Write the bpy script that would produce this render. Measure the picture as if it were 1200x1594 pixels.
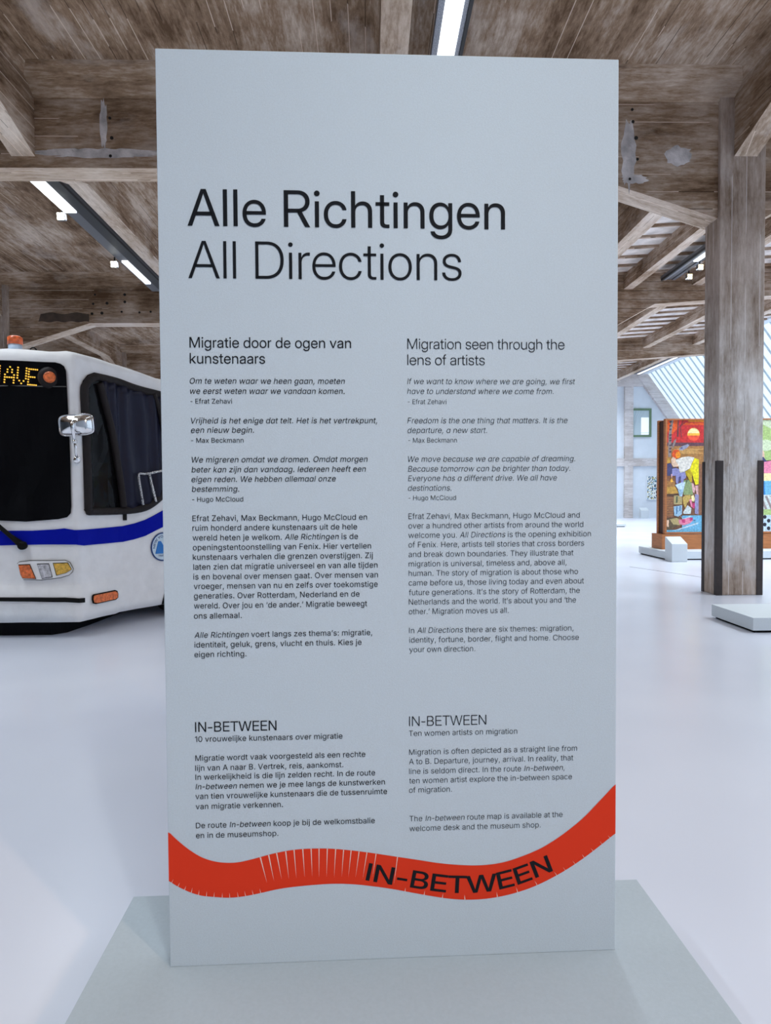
import bpy, bmesh, math, random
from mathutils import Vector, Matrix
from mathutils.geometry import tessellate_polygon

for _o in list(bpy.data.objects): bpy.data.objects.remove(_o)
SC = bpy.context.scene
COL = SC.collection

# ---------------------------------------------------------------- camera
EYE = 1.26333754
YAW, PITCH, ROLL, FPX = 0.0226505751, -0.0307312549, -0.0062599573, 1050.0
_cy, _sy, _cp, _sp = math.cos(YAW), math.sin(YAW), math.cos(PITCH), math.sin(PITCH)
_f = Vector((_sy*_cp, _cy*_cp, _sp)); _r = Vector((_cy, -_sy, 0)); _u = _r.cross(_f)
_cr, _sr = math.cos(ROLL), math.sin(ROLL)
_r2 = _r*_cr + _u*_sr; _u2 = -_r*_sr + _u*_cr
cam = bpy.data.cameras.new('camera'); co = bpy.data.objects.new('camera', cam); COL.objects.link(co)
co.matrix_world = Matrix(((_r2.x, _u2.x, -_f.x, 0), (_r2.y, _u2.y, -_f.y, 0), (_r2.z, _u2.z, -_f.z, EYE), (0, 0, 0, 1)))
cam.sensor_fit = 'VERTICAL'; cam.sensor_height = 24.0; cam.sensor_width = 24.0*1200/1594
cam.lens = FPX/1594*24.0; cam.clip_start = 0.05; cam.clip_end = 300
SC.camera = co

# ---------------------------------------------------------------- light and exposure
SC.view_settings.view_transform = 'Standard'; SC.view_settings.look = 'None'
SC.view_settings.gamma = 1.0; SC.view_settings.use_curve_mapping = False
SC.view_settings.exposure = 0.39
SC.cycles.use_denoising = True
SC.cycles.max_bounces = 8; SC.cycles.diffuse_bounces = 5; SC.cycles.glossy_bounces = 3
SC.cycles.sample_clamp_indirect = 6.0

world = bpy.data.worlds.new('daylight'); SC.world = world; world.use_nodes = True
_bg = world.node_tree.nodes['Background']
_bg.inputs[0].default_value = (0.78, 0.88, 1.0, 1); _bg.inputs[1].default_value = 0.6

def lamp(name, loc, target, size, energy, color=(1, 1, 1), size_y=None, spread=math.pi):
    l = bpy.data.lights.new(name, 'AREA'); l.energy = energy; l.color = color; l.size = size
    if size_y: l.shape = 'RECTANGLE'; l.size_y = size_y
    l.spread = spread
    o = bpy.data.objects.new(name, l); COL.objects.link(o); o.location = loc
    o.rotation_euler = (Vector(target)-Vector(loc)).to_track_quat('-Z', 'Y').to_euler()
    return o
# lamps of every bay (watts by bay), those without a fixture added to brighten the hall; one warm museum spotlight front right and one on the panel
for _x, _z, _w, _es in ((-9.7, 5.39, 0.18, (70, 60, 70, 70, 70)), (-4.42, 5.39, 0.18, (75, 90, 95, 80, 80)), (0.77, 5.39, 0.18, (95, 28, 60, 70, 70)),
                        (6.6, 5.70, 0.2, (80, 130, 165, 145, 125)), (10.2, 5.9, 0.2, (70, 110, 150, 140, 140))):
    for _y, _e in zip((-3.2, 4.5, 11.7, 18.8, 26.0), _es):
        lamp('bay_lamp', (_x, _y, _z), (_x, _y, 0), _w, _e, (0.86, 0.935, 1.0), 5.8, math.radians(125))
lamp('spot_lamp_warm', (4.4, -3.3, 4.6), (-0.8, 1.9, 0), 0.16, 24, (1.0, 0.66, 0.42), None, math.radians(90))
lamp('spot_lamp_panel', (0.9, -1.0, 4.9), (0.18, 1.6, 1.9), 0.12, 2.6, (0.95, 1.0, 0.96), None, math.radians(50))
# Outlines of the lettering, one row per character: advance|contour/contour, points "x y" (curve control points marked c), 1024 units per em
GLYPHS = {
 'R': {
  'O': "783|392,-10 296,-10c 147,82c 61,254c 61,372 61,490c 147,662c 296,755c 392,755 488,755c 636,662c 722,490c 722,372 722,254c 636,82c 488,-10c/392,78 458,78c 566,146c 630,277c 630,372 630,468c 566,600c 458,667c 392,667 325,667c 217,599c 154,468c 154,372 154,277c 217,146c 325,78c",
  'm': "897|79,0 79,559 166,559 167,434 160,434 172,480c 221,539c 288,569c 324,569 384,569c 460,494c 471,433 459,433 469,475c 522,536c 598,569c 642,569 690,569c 770,527c 818,442c 818,377 818,0 728,0 728,374 728,435c 660,487c 615,487 578,487c 523,456c 494,400c 494,365 494,0 404,0 404,384 404,430c 342,487c 294,487 262,487c 204,456c 169,396c 169,352 169,0",
  ' ': "288|",
  't': "335|299,559 299,482 10,482 10,559/94,692 184,692 184,145 184,108c 214,73c 250,73 258,73c 285,77c 296,79 314,3 300,-2c 265,-7c 248,-7 175,-7c 94,70c 94,138",
  'e': "597|314,-12 233,-12c 116,60c 52,189c 52,275 52,361c 114,492c 228,566c 304,566 348,566c 434,536c 505,471c 547,364c 547,286 547,249 113,249 113,325 498,325 456,297 456,352c 422,438c 354,486c 304,486 253,486c 181,436c 143,357c 143,312 143,261 143,199c 186,112c 264,68c 314,68 348,68c 402,87c 440,126c 451,154 538,130 525,88c 463,24c 372,-12c",
  'w': "838|204,0 35,559 130,559 198,315 212,265c 244,138c 260,58 244,58 260,135c 290,262c 305,315 372,559 468,559 534,315 548,264c 578,137c 594,58 578,58 594,136c 625,262c 640,315 708,559 803,559 634,0 544,0 472,253 460,292c 440,372c 420,456c 409,499 429,499 419,456c 398,372c 378,290c 366,253 294,0",
  'n': "605|169,335 169,0 79,0 79,559 166,559 166,424 154,424 179,501c 274,566c 337,566 394,566c 478,520c 526,426c 526,355 526,0 436,0 436,348 436,412c 368,485c 310,485 270,485c 206,450c 169,383c",
  'a.1': "627|288,-12 219,-12c 112,59c 52,189c 52,278 52,366c 113,496c 220,566c 290,566 344,566c 408,530c 442,484c 451,470 458,470 458,559 548,559 548,0 459,0 459,86 451,86 442,71c 406,24c 342,-12c/303,68 354,68c 424,122c 460,217c 460,279 460,341c 424,434c 354,486c 303,486 250,486c 179,431c 144,338c 144,279 144,220c 180,125c 250,68c",
  'r': "386|79,0 79,559 166,559 166,473 172,473 188,516c 267,567c 317,567 327,567c 354,566c 362,566 362,475 358,476c 326,480c 308,480 268,480c 205,446c 169,388c 169,350 169,0",
  'h': "606|169,335 169,0 79,0 79,745 169,745 169,424 154,424 179,501c 274,566c 337,566 394,566c 479,520c 526,426c 526,355 526,0 436,0 436,348 436,412c 368,485c 310,485 270,485c 206,450c 169,383c",
  'g': "628|306,-221 244,-221c 153,-190c 93,-138c 76,-107 148,-60 160,-76c 196,-115c 256,-142c 306,-142 372,-142c 459,-78c 459,-10 459,102 450,102 441,86c 406,42c 342,9c 288,9 221,9c 114,72c 52,194c 52,282 52,368c 113,496c 220,566c 290,566 344,566c 408,530c 444,484c 453,470 462,470 462,559 549,559 549,-14 549,-86c 484,-178c 374,-221c/303,89 354,89c 424,136c 460,223c 460,284 460,344c 424,434c 354,486c 303,486 250,486c 179,431c 144,340c 144,284 144,226c 180,138c 250,89c",
  ',': "295|64,-180 108,104 211,104 133,-180",
  'o': "614|306,-12 230,-12c 116,60c 52,190c 52,276 52,364c 116,494c 230,566c 306,566 383,566c 498,494c 562,364c 562,276 562,190c 498,60c 383,-12c/306,68 363,68c 436,126c 471,221c 471,276 471,332c 436,427c 363,486c 306,486 250,486c 178,427c 144,332c 144,276 144,221c 178,126c 250,68c",
  's': "540|269,-12 212,-12c 122,22c 64,88c 54,136 140,156 152,110c 218,67c 268,67 326,67c 396,117c 396,152 396,180c 356,219c 314,228 221,250 145,268c 71,344c 71,403 71,451c 125,524c 218,566c 278,566 336,566c 416,532c 466,471c 479,432 398,410 386,440c 332,490c 278,490 228,490c 162,444c 162,408 162,378c 207,340c 256,328 340,308 416,290c 490,215c 490,158 490,108c 434,32c 334,-12c",
  'v': "576|240,0 27,559 126,559 244,228 264,176c 290,74c 304,26 272,26 286,74c 312,176c 331,228 450,559 548,559 335,0",
  'd': "627|288,-12 219,-12c 112,59c 52,189c 52,278 52,366c 112,496c 220,566c 289,566 344,566c 408,530c 442,484c 451,470 458,470 458,745 548,745 548,0 461,0 461,86 451,86 442,71c 406,24c 342,-12c/302,68 353,68c 423,122c 459,217c 459,279 459,341c 424,434c 354,486c 302,486 249,486c 178,430c 144,337c 144,279 144,220c 179,125c 250,68c",
  'k': "562|164,201 164,312 180,312 419,559 530,559 272,294 262,294/79,0 79,745 169,745 169,0/432,0 218,274 282,337 548,0",
  '.': "295|148,-6 120,-6c 80,33c 80,61 80,89c 120,128c 148,128 176,128c 215,89c 215,61 215,33c 176,-6c",
  '-': "471|399,360 399,276 72,276 72,360",
  'E': "616|90,0 90,745 544,745 544,661 185,661 185,418 520,418 520,334 185,334 185,84 548,84 548,0",
  'f': "379|339,559 339,482 10,482 10,559/120,0 120,634 120,682c 166,747c 238,780c 279,780 311,780c 353,770c 363,765 338,688 331,690c 308,696c 290,696 248,696c 210,654c 210,614 210,0",
  'a': "575|236,-13 182,-13c 96,27c 45,104c 45,159 45,207c 83,267c 146,302c 224,318c 262,324 312,330c 376,337c 406,354c 406,374 406,378 406,412c 380,461c 328,487c 289,487 249,487c 192,462c 156,424c 148,405 61,434 82,484c 156,542c 244,566c 286,566 314,566c 386,552c 452,512c 496,434c 496,368 496,0 408,0 408,76 402,76 392,56c 350,15c 283,-13c/251,66 301,66c 370,106c 406,168c 406,202 406,280 400,273c 364,262c 316,254c 272,249c 258,248 226,244c 170,224c 136,186c 136,154 136,126c 166,86c 218,66c",
  'Z': "644|65,0 65,67 398,562 420,596c 472,664c 497,696 508,666 462,662c 368,661c 322,661 61,661 61,745 579,745 579,677 251,190 227,154c 174,83c 147,48 136,80 182,82c 274,84c 320,84 583,84 583,0",
  'i': "248|79,0 79,559 169,559 169,0/124,650 99,650c 62,686c 62,710 62,735c 99,770c 124,770 150,770c 188,735c 188,710 188,686c 150,650c",
  'V': "706|300,0 26,745 126,745 284,303 297,265c 338,138c 364,45 346,45 373,140c 413,265c 426,303 580,745 680,745 410,0",
  'j': "248|78,559 169,559 169,-40 170,-93c 132,-169c 60,-209c 5,-209 -13,-209 -13,-126 4,-126 42,-126c 78,-82c 78,-40/124,650 98,650c 62,686c 62,710 62,735c 98,770c 124,770 150,770c 187,735c 187,710 187,686c 150,650c",
  'l': "248|169,745 169,0 79,0 79,745",
  'H': "761|90,0 90,745 185,745 185,423 576,423 576,745 671,745 671,0 576,0 576,339 185,339 185,0",
  'p': "627|79,-209 79,559 166,559 166,470 176,470 186,484c 220,530c 284,566c 338,566 408,566c 514,496c 575,366c 575,278 575,189c 515,59c 408,-12c 338,-12 286,-12c 220,24c 186,71c 176,86 169,86 169,-209/325,68 378,68c 448,125c 484,220c 484,279 484,337c 448,430c 378,486c 325,486 274,486c 204,434c 168,341c 168,279 168,217c 204,122c 274,68c",
  'u': "606|268,-7 212,-7c 126,40c 79,134c 79,204 79,559 169,559 169,212 169,147c 237,74c 296,74 336,74c 399,109c 436,176c 436,224 436,559 526,559 526,0 440,0 440,136 452,136 426,57c 330,-7c",
  'b': "627|338,-12 286,-12c 220,24c 186,71c 176,86 166,86 166,0 79,0 79,745 169,745 169,470 176,470 186,484c 220,530c 284,566c 338,566 408,566c 514,496c 575,366c 575,278 575,189c 515,59c 408,-12c/325,68 378,68c 448,125c 484,220c 484,279 484,337c 448,430c 378,486c 325,486 274,486c 204,434c 168,341c 168,279 168,217c 204,122c 274,68c",
  'M': "925|90,0 90,745 225,745 408,275 415,258c 432,209c 450,151c 467,94c 474,69 452,69 460,92c 476,148c 495,207c 512,258c 518,275 700,745 835,745 835,0 742,0 742,426 742,448c 742,508c 744,572c 745,640c 746,671 754,671 743,636c 720,565c 697,498c 677,444c 670,426 504,0 421,0 252,426 245,443c 226,496c 204,562c 180,634c 167,671 176,671 177,643c 178,578c 180,512c 180,450c 180,426 180,0",
  'x': "559|32,0 253,322 252,252 44,559 149,559 218,450 246,408c 285,336c 306,302 259,302 280,336c 316,408c 344,450 414,559 518,559 308,248 308,315 526,0 422,0 340,126 314,166c 275,237c 254,270 302,270 282,237c 246,166c 220,126 136,0",
  'B': "670|90,0 90,745 354,745 432,745c 534,692c 583,602c 583,548 583,500c 549,437c 494,400c 461,391 461,384 496,382c 566,338c 612,257c 612,198 612,142c 560,52c 450,0c 362,0/185,84 360,84 447,84c 520,151c 520,200 520,237c 482,300c 413,338c 365,338 185,338/185,418 349,418 389,418c 454,450c 492,507c 492,546 492,594c 424,661c 352,661 185,661",
  'c': "585|306,-12 230,-12c 116,60c 52,190c 52,276 52,364c 116,494c 230,566c 306,566 347,566c 419,545c 478,506c 522,448c 533,412 446,387 440,408c 416,444c 380,471c 334,486c 306,486 250,486c 178,427c 144,332c 144,276 144,221c 178,126c 250,68c 306,68 334,68c 382,84c 418,111c 443,149c 449,172 535,147 524,110c 480,51c 420,10c 348,-12c",
  'W': "1009|229,0 26,745 123,745 241,288 250,252c 268,176c 284,98c 290,58 279,58 286,98c 302,176c 320,252c 330,288 450,745 558,745 678,288 688,252c 706,176c 722,98c 730,58 717,58 724,98c 740,176c 758,252c 768,288 885,745 983,745 779,0 668,0 540,472 528,518c 505,626c 494,698 514,698 503,630c 482,525c 468,472 340,0",
  'z': "566|63,0 63,67 376,470 376,476 73,476 73,559 492,559 492,488 188,89 188,84 502,84 502,0",
  'I': "275|185,745 185,0 90,0 90,745",
  'C': "748|392,-10 296,-10c 146,82c 61,254c 61,372 61,490c 146,662c 296,755c 392,755 448,755c 548,722c 628,658c 682,568c 692,510 597,510 589,549c 550,607c 495,647c 428,667c 392,667 324,667c 216,599c 154,468c 154,372 154,277c 217,146c 325,78c 392,78 428,78c 495,98c 550,138c 589,196c 597,234 692,234 682,178c 629,88c 549,24c 448,-10c",
  'A': "706|26,0 296,745 406,745 680,0 580,0 422,442 408,483c 370,606c 342,700 360,700 333,604c 294,480c 280,442 127,0/162,208 162,291 544,291 544,208",
  'R': "659|90,0 90,745 345,745 432,745c 544,686c 599,582c 599,515 599,448c 544,346c 432,289c 346,289 143,289 143,374 341,374 400,374c 472,408c 504,472c 504,515 504,560c 472,625c 400,662c 340,662 185,662 185,0/518,0 338,336 445,336 628,0",
  'F': "604|90,0 90,745 540,745 540,661 185,661 185,406 506,406 506,322 185,322 185,0",
  'N': "772|90,0 90,745 202,745 505,268 517,250c 551,192c 590,119c 610,78 596,78 592,120c 588,199c 586,265c 586,288 586,745 682,745 682,0 568,0 298,424 280,454c 242,516c 194,602c 159,664 176,664 179,609c 183,515c 186,445c 186,425 186,0",
  '‘': "267|80,462 158,745 227,745 183,462",
  '’': "267|80,462 124,745 227,745 149,462",
  ':': "295|148,-6 120,-6c 80,33c 80,61 80,89c 120,128c 148,128 176,128c 215,89c 215,61 215,33c 176,-6c/148,398 120,398c 80,438c 80,466 80,494c 120,533c 148,533 176,533c 215,494c 215,466 215,438c 176,398c",
  'K': "688|155,213 155,314 180,350c 231,414c 284,474c 312,504 534,745 659,745 341,404 336,404/90,0 90,745 185,745 185,490 184,330 185,283 185,0/547,0 278,379 336,453 660,0",
  '1': "416|326,745 326,0 233,0 233,657 228,657 48,524 48,626 210,745",
  '0': "646|323,-10 240,-10c 123,80c 61,250c 61,372 61,493c 124,664c 240,755c 323,755 406,755c 523,664c 585,493c 585,372 585,251c 524,80c 406,-10c/323,73 378,73c 454,144c 494,278c 494,372 494,467c 454,602c 378,672c 323,672 268,672c 192,601c 152,467c 152,372 152,278c 192,144c 268,73c",
  'D': "739|322,0 142,0 142,84 316,84 408,84c 527,154c 586,284c 586,374 586,464c 528,592c 412,661c 326,661 138,661 138,745 332,745 441,745c 596,656c 678,490c 678,374 678,258c 595,90c 436,0c/185,745 185,0 90,0 90,745",
 },
 'L': {
  'I': "268|170,745 170,0 99,0 99,745",
  'f': "353|317,559 317,500 8,500 8,559/118,0 118,639 118,684c 159,747c 226,779c 264,779 291,779c 327,771c 337,767 318,708 311,711c 288,716c 271,716 230,716c 186,669c 186,626 186,0",
  ' ': "288|",
  'w': "835|206,0 38,559 110,559 195,258 208,213c 235,108c 249,43 237,43 250,105c 278,212c 291,258 381,559 455,559 544,258 558,212c 584,107c 598,43 586,43 600,106c 626,212c 639,258 725,559 796,559 629,0 559,0 463,313 454,345c 436,411c 418,480c 409,516 426,516 417,480c 399,411c 381,344c 371,313 276,0",
  'e': "593|312,-12 234,-12c 119,62c 56,191c 56,276 56,361c 118,492c 229,566c 301,566 347,566c 433,533c 500,464c 540,360c 540,288 540,259 101,259 101,317 503,317 472,295 472,355c 431,450c 355,505c 301,505 248,505c 169,450c 125,357c 125,302 125,268 125,202c 170,103c 255,49c 312,49 352,49c 411,74c 451,116c 462,140 526,120 513,85c 455,25c 368,-12c",
  'a.1': "616|286,-12 218,-12c 114,61c 56,191c 56,278 56,364c 115,494c 219,566c 287,566 338,566c 405,530c 446,477c 457,452 463,452 463,559 531,559 531,0 464,0 464,104 457,104 446,79c 404,24c 336,-12c/296,49 350,49c 425,108c 464,212c 464,279 464,345c 425,447c 350,505c 296,505 241,505c 164,445c 125,343c 125,279 125,214c 165,110c 241,49c",
  'n': "603|153,348 153,0 86,0 86,559 151,559 151,429 141,429 164,502c 262,566c 326,566 383,566c 469,519c 517,428c 517,362 517,0 449,0 449,357 449,425c 372,505c 308,505 264,505c 194,467c 153,397c",
  't': "305|275,559 275,500 8,500 8,559/92,692 159,692 159,132 159,90c 196,52c 234,55 242,56c 262,59c 271,61 285,3 274,-1c 247,-5c 234,-6 167,-10c 92,62c 92,128",
  'o': "607|303,-12 231,-12c 119,62c 56,192c 56,277 56,362c 119,493c 231,566c 303,566 376,566c 488,493c 551,362c 551,277 551,192c 488,62c 376,-12c/303,49 361,49c 441,111c 482,215c 482,277 482,339c 441,443c 361,505c 303,505 246,505c 167,442c 125,339c 125,277 125,215c 167,111c 246,49c",
  'k': "541|148,209 148,297 162,297 420,559 505,559 248,298 241,297/86,0 86,745 153,745 153,0/433,0 209,285 257,332 520,0",
  'h': "603|153,348 153,0 86,0 86,745 153,745 153,429 141,429 164,502c 262,566c 326,566 383,566c 469,519c 517,428c 517,362 517,0 449,0 449,357 449,425c 372,505c 308,505 264,505c 194,467c 153,397c",
  'r': "368|86,0 86,559 151,559 151,472 156,472 173,515c 256,567c 309,567 317,567c 336,566c 343,566 343,498 340,498c 316,501c 303,501 260,501c 192,464c 153,400c 153,358 153,0",
  'g': "617|300,-221 243,-221c 156,-192c 97,-140c 80,-108 136,-73 148,-95c 189,-136c 253,-161c 300,-161 374,-161c 464,-88c 464,-10 464,115 457,115 446,89c 404,39c 336,6c 286,6 219,6c 116,72c 56,195c 56,281 56,366c 115,494c 219,566c 287,566 338,566c 406,530c 447,477c 459,452 465,452 465,559 531,559 531,-14 531,-84c 471,-177c 366,-221c/296,67 349,67c 424,119c 464,215c 464,282 464,347c 425,447c 350,505c 296,505 240,505c 164,445c 125,344c 125,282 125,218c 165,122c 241,67c",
  'i': "239|86,0 86,559 153,559 153,0/120,662 100,662c 70,690c 70,710 70,730c 100,758c 120,758 140,758c 170,730c 170,710 170,690c 140,662c",
  ',': "289|71,-169 117,95 194,95 123,-169",
  's': "529|263,-12 208,-12c 124,21c 69,86c 59,133 123,148 136,98c 207,48c 263,48 326,48c 402,106c 402,148 402,182c 357,227c 312,238 221,260 148,277c 77,352c 77,409 77,455c 128,526c 216,566c 273,566 325,566c 401,534c 451,475c 464,435 402,419 388,457c 328,508c 273,508 217,508c 145,454c 145,412 145,377c 194,332c 245,320 331,299 402,282c 472,208c 472,152 472,104c 420,30c 325,-12c",
  'v': "569|248,0 35,559 108,559 238,208 255,161c 282,67c 297,22 273,22 288,67c 315,161c 332,208 461,559 535,559 321,0",
  'u': "603|277,-7 220,-7c 134,40c 86,131c 86,197 86,559 153,559 153,202 153,134c 231,54c 295,54 339,54c 409,92c 449,163c 449,211 449,559 517,559 517,0 452,0 452,130 462,130 438,57c 339,-7c",
  'd': "616|286,-12 218,-12c 114,61c 56,191c 56,278 56,364c 114,494c 218,566c 286,566 337,566c 405,530c 447,477c 457,452 463,452 463,745 531,745 531,0 465,0 465,104 457,104 446,78c 404,25c 336,-12c/295,49 348,49c 424,108c 464,212c 464,279 464,345c 424,447c 349,505c 295,505 240,505c 164,445c 125,342c 125,279 125,214c 164,110c 240,49c",
  'c': "572|303,-11 231,-11c 119,62c 56,192c 56,277 56,363c 119,493c 231,566c 303,566 346,566c 417,541c 472,500c 509,450c 517,424 453,404 448,420c 424,455c 386,486c 336,505c 303,505 246,505c 167,443c 125,340c 125,277 125,215c 167,112c 246,51c 303,51 336,51c 388,70c 426,102c 450,139c 455,155 519,135 511,108c 474,57c 418,15c 346,-11c",
  'm': "894|86,0 86,559 152,559 152,432 145,432 156,478c 207,539c 275,568c 312,568 373,568c 452,492c 464,428 452,428 462,472c 515,535c 590,568c 634,568 684,568c 762,525c 808,440c 808,376 808,0 740,0 740,375 740,442c 668,506c 616,506 576,506c 515,472c 481,410c 481,368 481,0 413,0 413,381 413,439c 346,506c 292,506 255,506c 191,471c 153,406c 153,360 153,0",
  '.': "289|144,-6 122,-6c 91,26c 91,48 91,70c 122,102c 145,102 167,102c 198,70c 198,48 198,26c 167,-6c",
  '-': "464|387,350 387,287 77,287 77,350",
  'E': "610|99,0 99,745 534,745 534,681 170,681 170,407 510,407 510,343 170,343 170,64 540,64 540,0",
  'a': "563|232,-13 182,-13c 98,27c 48,102c 48,156 48,198c 80,254c 137,291c 216,312c 264,318 310,324c 375,332c 409,352c 409,372 409,385 409,423c 379,477c 321,506c 279,506 239,506c 179,482c 139,442c 129,418 64,440 83,486c 150,541c 234,566c 277,566 310,566c 380,549c 440,507c 477,435c 477,379 477,0 410,0 410,88 405,88 393,63c 347,16c 278,-13c/243,48 294,48c 368,93c 409,169c 409,214 409,294 402,287c 368,276c 324,268c 281,262c 264,260 217,254c 151,230c 116,187c 116,153 116,120c 149,73c 206,48c",
  'Z': "637|69,0 69,52 414,579 435,611c 482,676c 505,708 514,684 469,682c 380,681c 336,681 67,681 67,745 567,745 567,692 224,169 202,136c 155,70c 131,37 122,61 166,63c 253,64c 297,64 570,64 570,0",
  'F': "602|99,0 99,745 532,745 532,681 170,681 170,399 498,399 498,335 170,335 170,0",
  'p': "616|86,-209 86,559 151,559 151,452 159,452 170,477c 211,530c 279,566c 330,566 399,566c 502,494c 560,364c 560,278 560,191c 502,61c 399,-12c 331,-12 280,-12c 212,25c 170,78c 159,104 153,104 153,-209/322,49 376,49c 452,110c 491,214c 491,279 491,342c 452,445c 377,505c 322,505 268,505c 192,447c 153,345c 153,279 153,212c 192,108c 268,49c",
  'M': "922|99,0 99,745 199,745 408,234 414,217c 430,173c 447,122c 464,72c 470,50 452,50 460,71c 476,121c 493,172c 509,217c 516,234 722,745 823,745 823,0 753,0 753,473 753,495c 754,548c 755,605c 756,664c 756,691 764,691 754,661c 733,600c 712,542c 693,492c 685,473 492,0 430,0 235,473 227,491c 209,540c 188,598c 166,660c 155,691 164,691 164,666c 165,609c 166,551c 167,496c 167,473 167,0",
  'x': "543|32,0 251,312 251,261 42,559 122,559 208,434 232,397c 271,331c 291,300 256,300 277,331c 313,397c 338,434 424,559 502,559 293,258 293,308 512,0 432,0 332,145 309,180c 272,242c 253,272 288,272 269,242c 235,180c 211,145 110,0",
  'B': "665|99,0 99,745 352,745 425,745c 522,694c 571,606c 571,550 571,504c 540,438c 486,396c 452,387 452,382 488,379c 556,333c 600,252c 600,196 600,140c 550,51c 446,0c 366,0/170,64 364,64 450,64c 531,139c 531,197 531,239c 491,307c 417,348c 368,348 170,348/170,409 357,409 401,409c 466,445c 503,508c 503,549 503,608c 426,681c 351,681 170,681",
  'W': "990|234,0 28,745 101,745 233,251 242,217c 259,148c 274,78c 282,41 272,41 280,78c 295,148c 312,217c 321,251 453,745 537,745 668,251 677,217c 694,148c 710,78c 717,41 707,41 714,78c 730,148c 747,217c 756,251 888,745 961,745 755,0 670,0 534,499 522,545c 498,648c 487,710 502,710 491,650c 469,549c 455,499 320,0",
  'b': "616|331,-12 280,-12c 212,25c 170,78c 159,104 151,104 151,0 86,0 86,745 153,745 153,452 159,452 170,477c 211,530c 279,566c 330,566 399,566c 502,494c 560,364c 560,278 560,191c 502,61c 399,-12c/322,49 376,49c 452,110c 491,214c 491,279 491,342c 452,445c 377,505c 322,505 268,505c 192,447c 153,345c 153,279 153,212c 192,108c 268,49c",
  'l': "239|153,745 153,0 86,0 86,745",
  'y': "569|69,-201 87,-143 95,-145 125,-154c 174,-146c 213,-106c 227,-66 249,-4 35,559 109,559 238,208 255,160c 282,65c 296,20 272,20 287,65c 314,160c 331,208 461,559 535,559 286,-91 270,-132c 226,-186c 169,-213c 134,-213 113,-213c 79,-206c",
  'H': "758|99,0 99,745 170,745 170,413 588,413 588,745 659,745 659,0 588,0 588,349 170,349 170,0",
  'C': "745|389,-10 294,-10c 148,84c 65,255c 65,372 65,489c 148,661c 294,755c 389,755 448,755c 549,718c 626,651c 675,563c 684,511 613,511 605,550c 566,614c 507,662c 432,689c 389,689 318,689c 203,616c 135,474c 135,372 135,270c 204,129c 319,56c 389,56 432,56c 507,83c 566,131c 605,196c 613,234 684,234 675,183c 626,94c 549,28c 448,-10c",
  'A': "689|28,0 302,745 385,745 661,0 586,0 409,487 394,528c 359,636c 336,713 350,713 328,635c 292,526c 278,487 104,0/156,221 156,284 534,284 534,221",
  'D': "736|319,0 138,0 138,64 315,64 410,64c 538,138c 602,277c 602,374 602,470c 539,608c 417,681c 327,681 135,681 135,745 331,745 438,745c 590,656c 671,490c 671,374 671,257c 588,90c 431,0c/170,745 170,0 99,0 99,745",
  'T': "651|54,681 54,745 597,745 597,681 361,681 361,0 290,0 290,681",
  '’': "248|83,481 129,745 206,745 136,481",
  'R': "649|99,0 99,745 342,745 420,745c 528,688c 582,586c 582,521 582,455c 528,356c 421,300c 342,300 138,300 138,364 339,364 397,364c 473,402c 511,473c 511,521 511,570c 473,642c 396,682c 338,682 170,682 170,0/531,0 350,337 430,337 613,0",
  'N': "778|99,0 99,745 181,745 520,239 534,218c 569,162c 608,96c 626,60 615,60 612,97c 609,166c 608,228c 608,252 608,745 679,745 679,0 596,0 280,471 261,499c 224,558c 179,632c 149,683 163,683 165,638c 168,558c 170,494c 170,472 170,0",
  '‘': "248|83,481 154,745 206,745 160,481",
  ':': "289|144,-6 122,-6c 91,26c 91,48 91,70c 122,102c 145,102 167,102c 198,70c 198,48 198,26c 167,-6c/144,424 122,424c 91,456c 91,478 91,501c 122,532c 145,532 167,532c 198,501c 198,478 198,456c 167,424c",
  'j': "240|86,559 154,559 154,-54 155,-102c 118,-172c 50,-209c 2,-209 -13,-209 -13,-146 1,-146 41,-146c 86,-98c 86,-54/121,662 100,662c 71,690c 71,710 71,730c 100,758c 121,758 141,758c 170,730c 170,710 170,690c 141,662c",
 },
 'D': {
  'A': "669|10,0 285,745 387,745 659,0 563,0 406,449 391,494c 352,608c 323,701 349,701 320,608c 281,494c 265,449 104,0/152,209 152,289 517,289 517,209",
  'l': "211|148,745 148,0 63,0 63,745",
  'e': "549|281,-12 204,-12c 94,59c 36,184c 36,263 36,344c 97,468c 205,540c 275,540 330,540c 418,500c 482,426c 515,324c 515,263 515,240 81,240 81,312 468,312 431,287 431,341c 392,420c 322,464c 275,464 228,464c 158,420c 120,341c 120,287 120,251 120,196c 158,112c 230,65c 281,65 318,65c 376,88c 413,130c 421,158 506,158 496,108c 433,31c 338,-12c",
  ' ': "256|",
  'R': "648|74,0 74,745 350,745 428,745c 542,690c 604,588c 604,519 604,450c 538,348c 421,292c 344,292 124,292 124,372 348,372 400,372c 474,408c 514,474c 514,519 514,564c 474,630c 400,665c 348,665 164,665 164,0/508,0 328,335 430,335 612,0",
  'i': "211|63,0 63,528 148,528 148,0/106,631 82,631c 48,665c 48,689 48,713c 82,747c 105,747 130,747c 164,713c 164,689 164,665c 129,631c",
  'c': "536|281,-12 208,-12c 98,58c 36,182c 36,263 36,344c 98,469c 208,540c 281,540 326,540c 402,512c 461,463c 498,396c 504,356 418,356 413,380c 391,418c 356,447c 310,463c 281,463 232,463c 160,414c 122,324c 122,263 122,203c 160,114c 231,65c 281,65 310,65c 356,80c 388,108c 410,148c 416,172 504,172 498,133c 461,66c 402,16c 326,-12c",
  'h': "560|148,309 148,0 63,0 63,745 148,745 148,400 122,400 148,472c 240,538c 303,538 356,538c 444,492c 497,398c 497,328 497,0 412,0 412,322 412,390c 346,460c 287,460 248,460c 186,429c 148,362c",
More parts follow.
